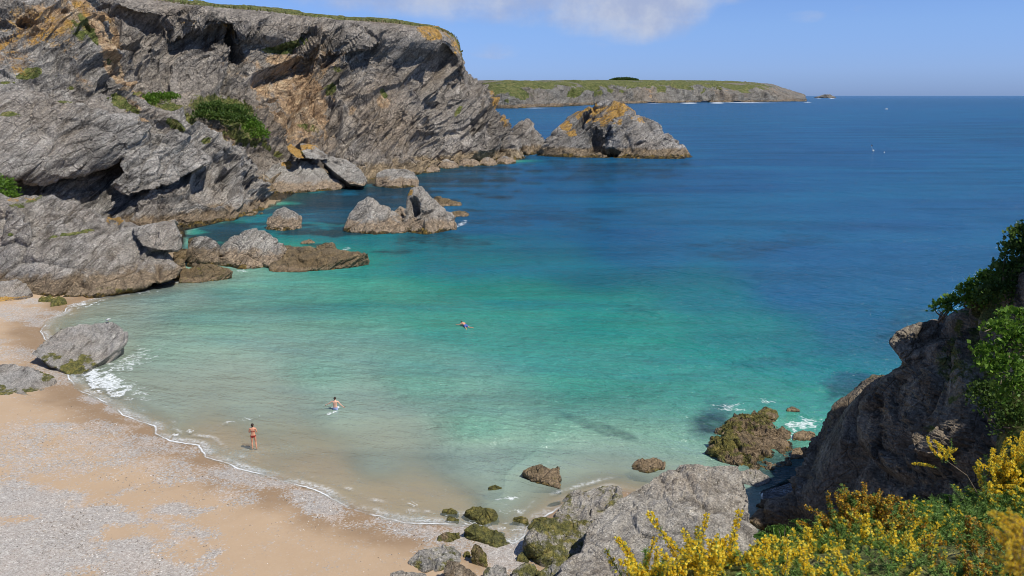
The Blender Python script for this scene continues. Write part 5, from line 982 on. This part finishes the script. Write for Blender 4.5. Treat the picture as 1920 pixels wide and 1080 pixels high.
garment('swim_shorts', b_, r_, BLUE, lambda c: .64 < c.z < .99 and abs(c.x) < .26, .016)

# ------------------------------------------------------------------ gull, floats, marker and boat
WHITE = plain('white_feather', (.80, .80, .78), .7, .06); GREYF = plain('grey_feather', (.35, .37, .40), .7, .1); YEL = plain('yellow_bill', (.75, .50, .06), .5, .1); DARKP = plain('dark_cloth', (.03, .03, .04), .8, .2); WHP = plain('white_hull_paint', (.80, .80, .80), .35, .04); GL = plain('dark_glass', (.03, .04, .05), .1, .1); GREYP = plain('grey_pole', (.45, .45, .44), .5, .1)
def lathe(name, prof, m, parent, loc=(0, 0, 0), rot=(0, 0, 0), seg=16, sc=(1, 1, 1)):
    V, Q = [], []
    for r, z in prof:
        for i in range(seg): a = 2 * math.pi * i / seg; V.append((r * math.cos(a), r * math.sin(a), z))
    for j in range(len(prof) - 1):
        for i in range(seg): Q.append((j * seg + i, j * seg + (i + 1) % seg, (j + 1) * seg + (i + 1) % seg, (j + 1) * seg + i))
    o = mesh_np(name, np.array(V), np.array(Q), m, parent, smooth=True); o.location = loc; o.rotation_euler = rot; o.scale = sc; return o
gp_ = P(203, 604, 63.6); gl_ = thing('gull', 'small white gull standing on the far edge of the big flat-topped boulder', 'gull', tuple(gp_ + (0, 0, .02)))
lathe('body', [(.005, -.24), (.04, -.2), (.075, -.1), (.09, .0), (.085, .08), (.055, .15), (.04, .19), (.045, .23), (.045, .26), (.03, .29), (.004, .31)], WHITE, gl_, (0, 0, .2), (math.radians(68), 0, math.radians(70)))
lathe('wing', [(.003, -.3), (.03, -.2), (.06, -.05), (.05, .06), (.003, .1)], GREYF, gl_, (.02, -.07, .2), (math.radians(76), 0, math.radians(70)), sc=(.35, 1, 1)); lathe('wing', [(.003, -.3), (.03, -.2), (.06, -.05), (.05, .06), (.003, .1)], GREYF, gl_, (-.03, .07, .2), (math.radians(76), 0, math.radians(70)), sc=(.35, 1, 1))
lathe('bill', [(.012, 0), (.01, .03), (.002, .055)], YEL, gl_, (-.28, -.1, .3), (math.radians(90), 0, math.radians(-70)), 8)
for s_ in (-1, 1): lathe('leg', [(.007, 0), (.007, .14)], YEL, gl_, (0, s_ * .03, -.02), seg=6)
SPH = [(.01, -1.), (.38, -.92), (.7, -.71), (.92, -.38), (1., 0), (.92, .38), (.7, .71), (.38, .92), (.01, 1.)]
m0 = Z(1637, 283.5, 0.); mk = thing('marker_buoy', 'white fishing marker buoy with a leaning pole and dark flag out on the open sea', 'buoy', tuple(m0))
lathe('float', [(r * .42, z * .42) for r, z in SPH], WHP, mk, (0, 0, .15)); lathe('pole', [(.05, -.4), (.04, 2.6)], GREYP, mk, (0, 0, 0), (0, math.radians(-24), 0), 8)
fv = np.array([(x * .5 - .0, .03 * math.sin(x * 5) + y_o, 2.05 + z * .42 - .05 * x) for y_o in (0, .02) for x in np.linspace(0, 1, 7) for z in (0, 1)]); fq = []
for i in range(6): a = i * 2; fq += [(a, a + 1, a + 3, a + 2), (14 + a, 16 + a, 17 + a, 15 + a)]
fl_ = mesh_np('flag', fv, np.array(fq), DARKP, mk); fl_.location = (-.95, 0, 0)
m1 = Z(1658, 286, 0.); f1 = lathe('float', [(r * .22, z * .22) for r, z in SPH], WHP, None, tuple(m1 + (0, 0, .05))); tag(f1, 'small pale float in the water just right of the marker buoy', 'float')
b0 = Z(1662, 205., 0.); bt = thing('boat', 'tiny white motor boat far out near the horizon on the right', 'boat', tuple(b0)); bt.rotation_euler = (0, 0, math.radians(20))
hv, hq = [], []; sec = [(-2.6, .75), (-1.6, .9), (-.4, .95), (.8, .85), (1.8, .5), (2.8, .04)]
for x, hw in sec: hv += [(x, -hw, .75 + .06 * max(0, x)), (x, -hw * .75, .1), (x, 0, -.25), (x, hw * .75, .1), (x, hw, .75 + .06 * max(0, x))]
for i in range(len(sec) - 1):
    for j in range(4): a = i * 5 + j; hq.append((a, a + 1, a + 6, a + 5))
    hq.append((i * 5, (i + 1) * 5, (i + 1) * 5 + 4, i * 5 + 4))
hq.append((0, 4, 3, 1)); mesh_np('hull', np.array(hv), np.array(hq), WHP, bt)
def boxy(name, x0, x1, w0, w1, z0, z1, m, p):
    v = [(x0, -w0, z0), (x1, -w0, z0), (x1, w0, z0), (x0, w0, z0), (x0 + .15, -w1, z1), (x1 - .4, -w1, z1), (x1 - .4, w1, z1), (x0 + .15, w1, z1)]
    return mesh_np(name, np.array(v), np.array([(0, 3, 2, 1), (4, 5, 6, 7), (0, 1, 5, 4), (1, 2, 6, 5), (2, 3, 7, 6), (3, 0, 4, 7)]), m, p)
cb = boxy('cabin', -.9, 1.3, .7, .55, .82, 1.75, WHP, bt); boxy('window', -.6, 1.2, .66, .6, 1.2, 1.5, GL, cb)

# ------------------------------------------------------------------ loose stones, shells and weed on the beach
rs = RS(77); N0 = 26000; px_ = rs.rand(N0) * 1250 - 60; py_ = 740 + rs.rand(N0) * 400; q = np.array([Z(a, b) for a, b in zip(px_, py_)]); gz = ground_z(q[:, :2]); 
ctr = np.column_stack([q[:, :2], gz]); pebw = blobs(ctr, [(110, 1040, 270, 110), (200, 830, 300, 40, -4, .8), (500, 905, 190, 40, -20, .9), (560, 925, 90, 30, -20, 1.), (960, 1040, 130, 60), (800, 1000, 130, 30, -6, .9), (300, 900, 300, 50, -16, .7)], .5, .35)
keep = (gz > .0) & (rs.rand(N0) < .06 + .8 * pebw); ctr = ctr[keep]; k = len(ctr)
ang = np.linspace(0, 2 * math.pi, 6, endpoint=False); tvv = np.array([(math.cos(a), math.sin(a), .0) for a in ang] + [(.6 * math.cos(a), .6 * math.sin(a), .5) for a in ang] + [(0, 0, .62)])
tff = np.array([(i, (i + 1) % 6, 6 + (i + 1) % 6, 6 + i) for i in range(6)] + [(6 + i, 6 + (i + 1) % 6, 12, 12) for i in range(6)])
az = rs.rand(k) * 6.28; Rz = np.zeros((k, 3, 3)); Rz[:, 0, 0] = np.cos(az); Rz[:, 1, 1] = np.cos(az) * .7; Rz[:, 0, 1] = -np.sin(az) * .7; Rz[:, 1, 0] = np.sin(az); Rz[:, 2, 2] = .7
tri = np.array([(i, (i + 1) % 6, 6 + (i + 1) % 6) for i in range(6)] + [(i, 6 + (i + 1) % 6, 6 + i) for i in range(6)] + [(6 + i, 6 + (i + 1) % 6, 12) for i in range(6)])
V, T = place(tvv, tri, Rz, ctr + (0, 0, .0), .018 + .04 * rs.rand(k) ** 2.5)
M_PEB, n = mat('pebbles'); g_ = n.n('ShaderNodeNewGeometry')
finish(n, bsdf(n, n.ramp(g_.outputs['Random Per Island'], [(0., (.04, .035, .03)), (.08, (.20, .17, .14)), (.45, (.33, .28, .23)), (.8, (.43, .38, .32)), (.93, (.62, .58, .52)), (1., (.76, .73, .68))]), .85))
pe = mesh_np('pebbles', V, T, M_PEB); pe['kind'] = 'stuff'; tag(pe, 'loose pebbles and shells strewn over the sand', 'pebbles')
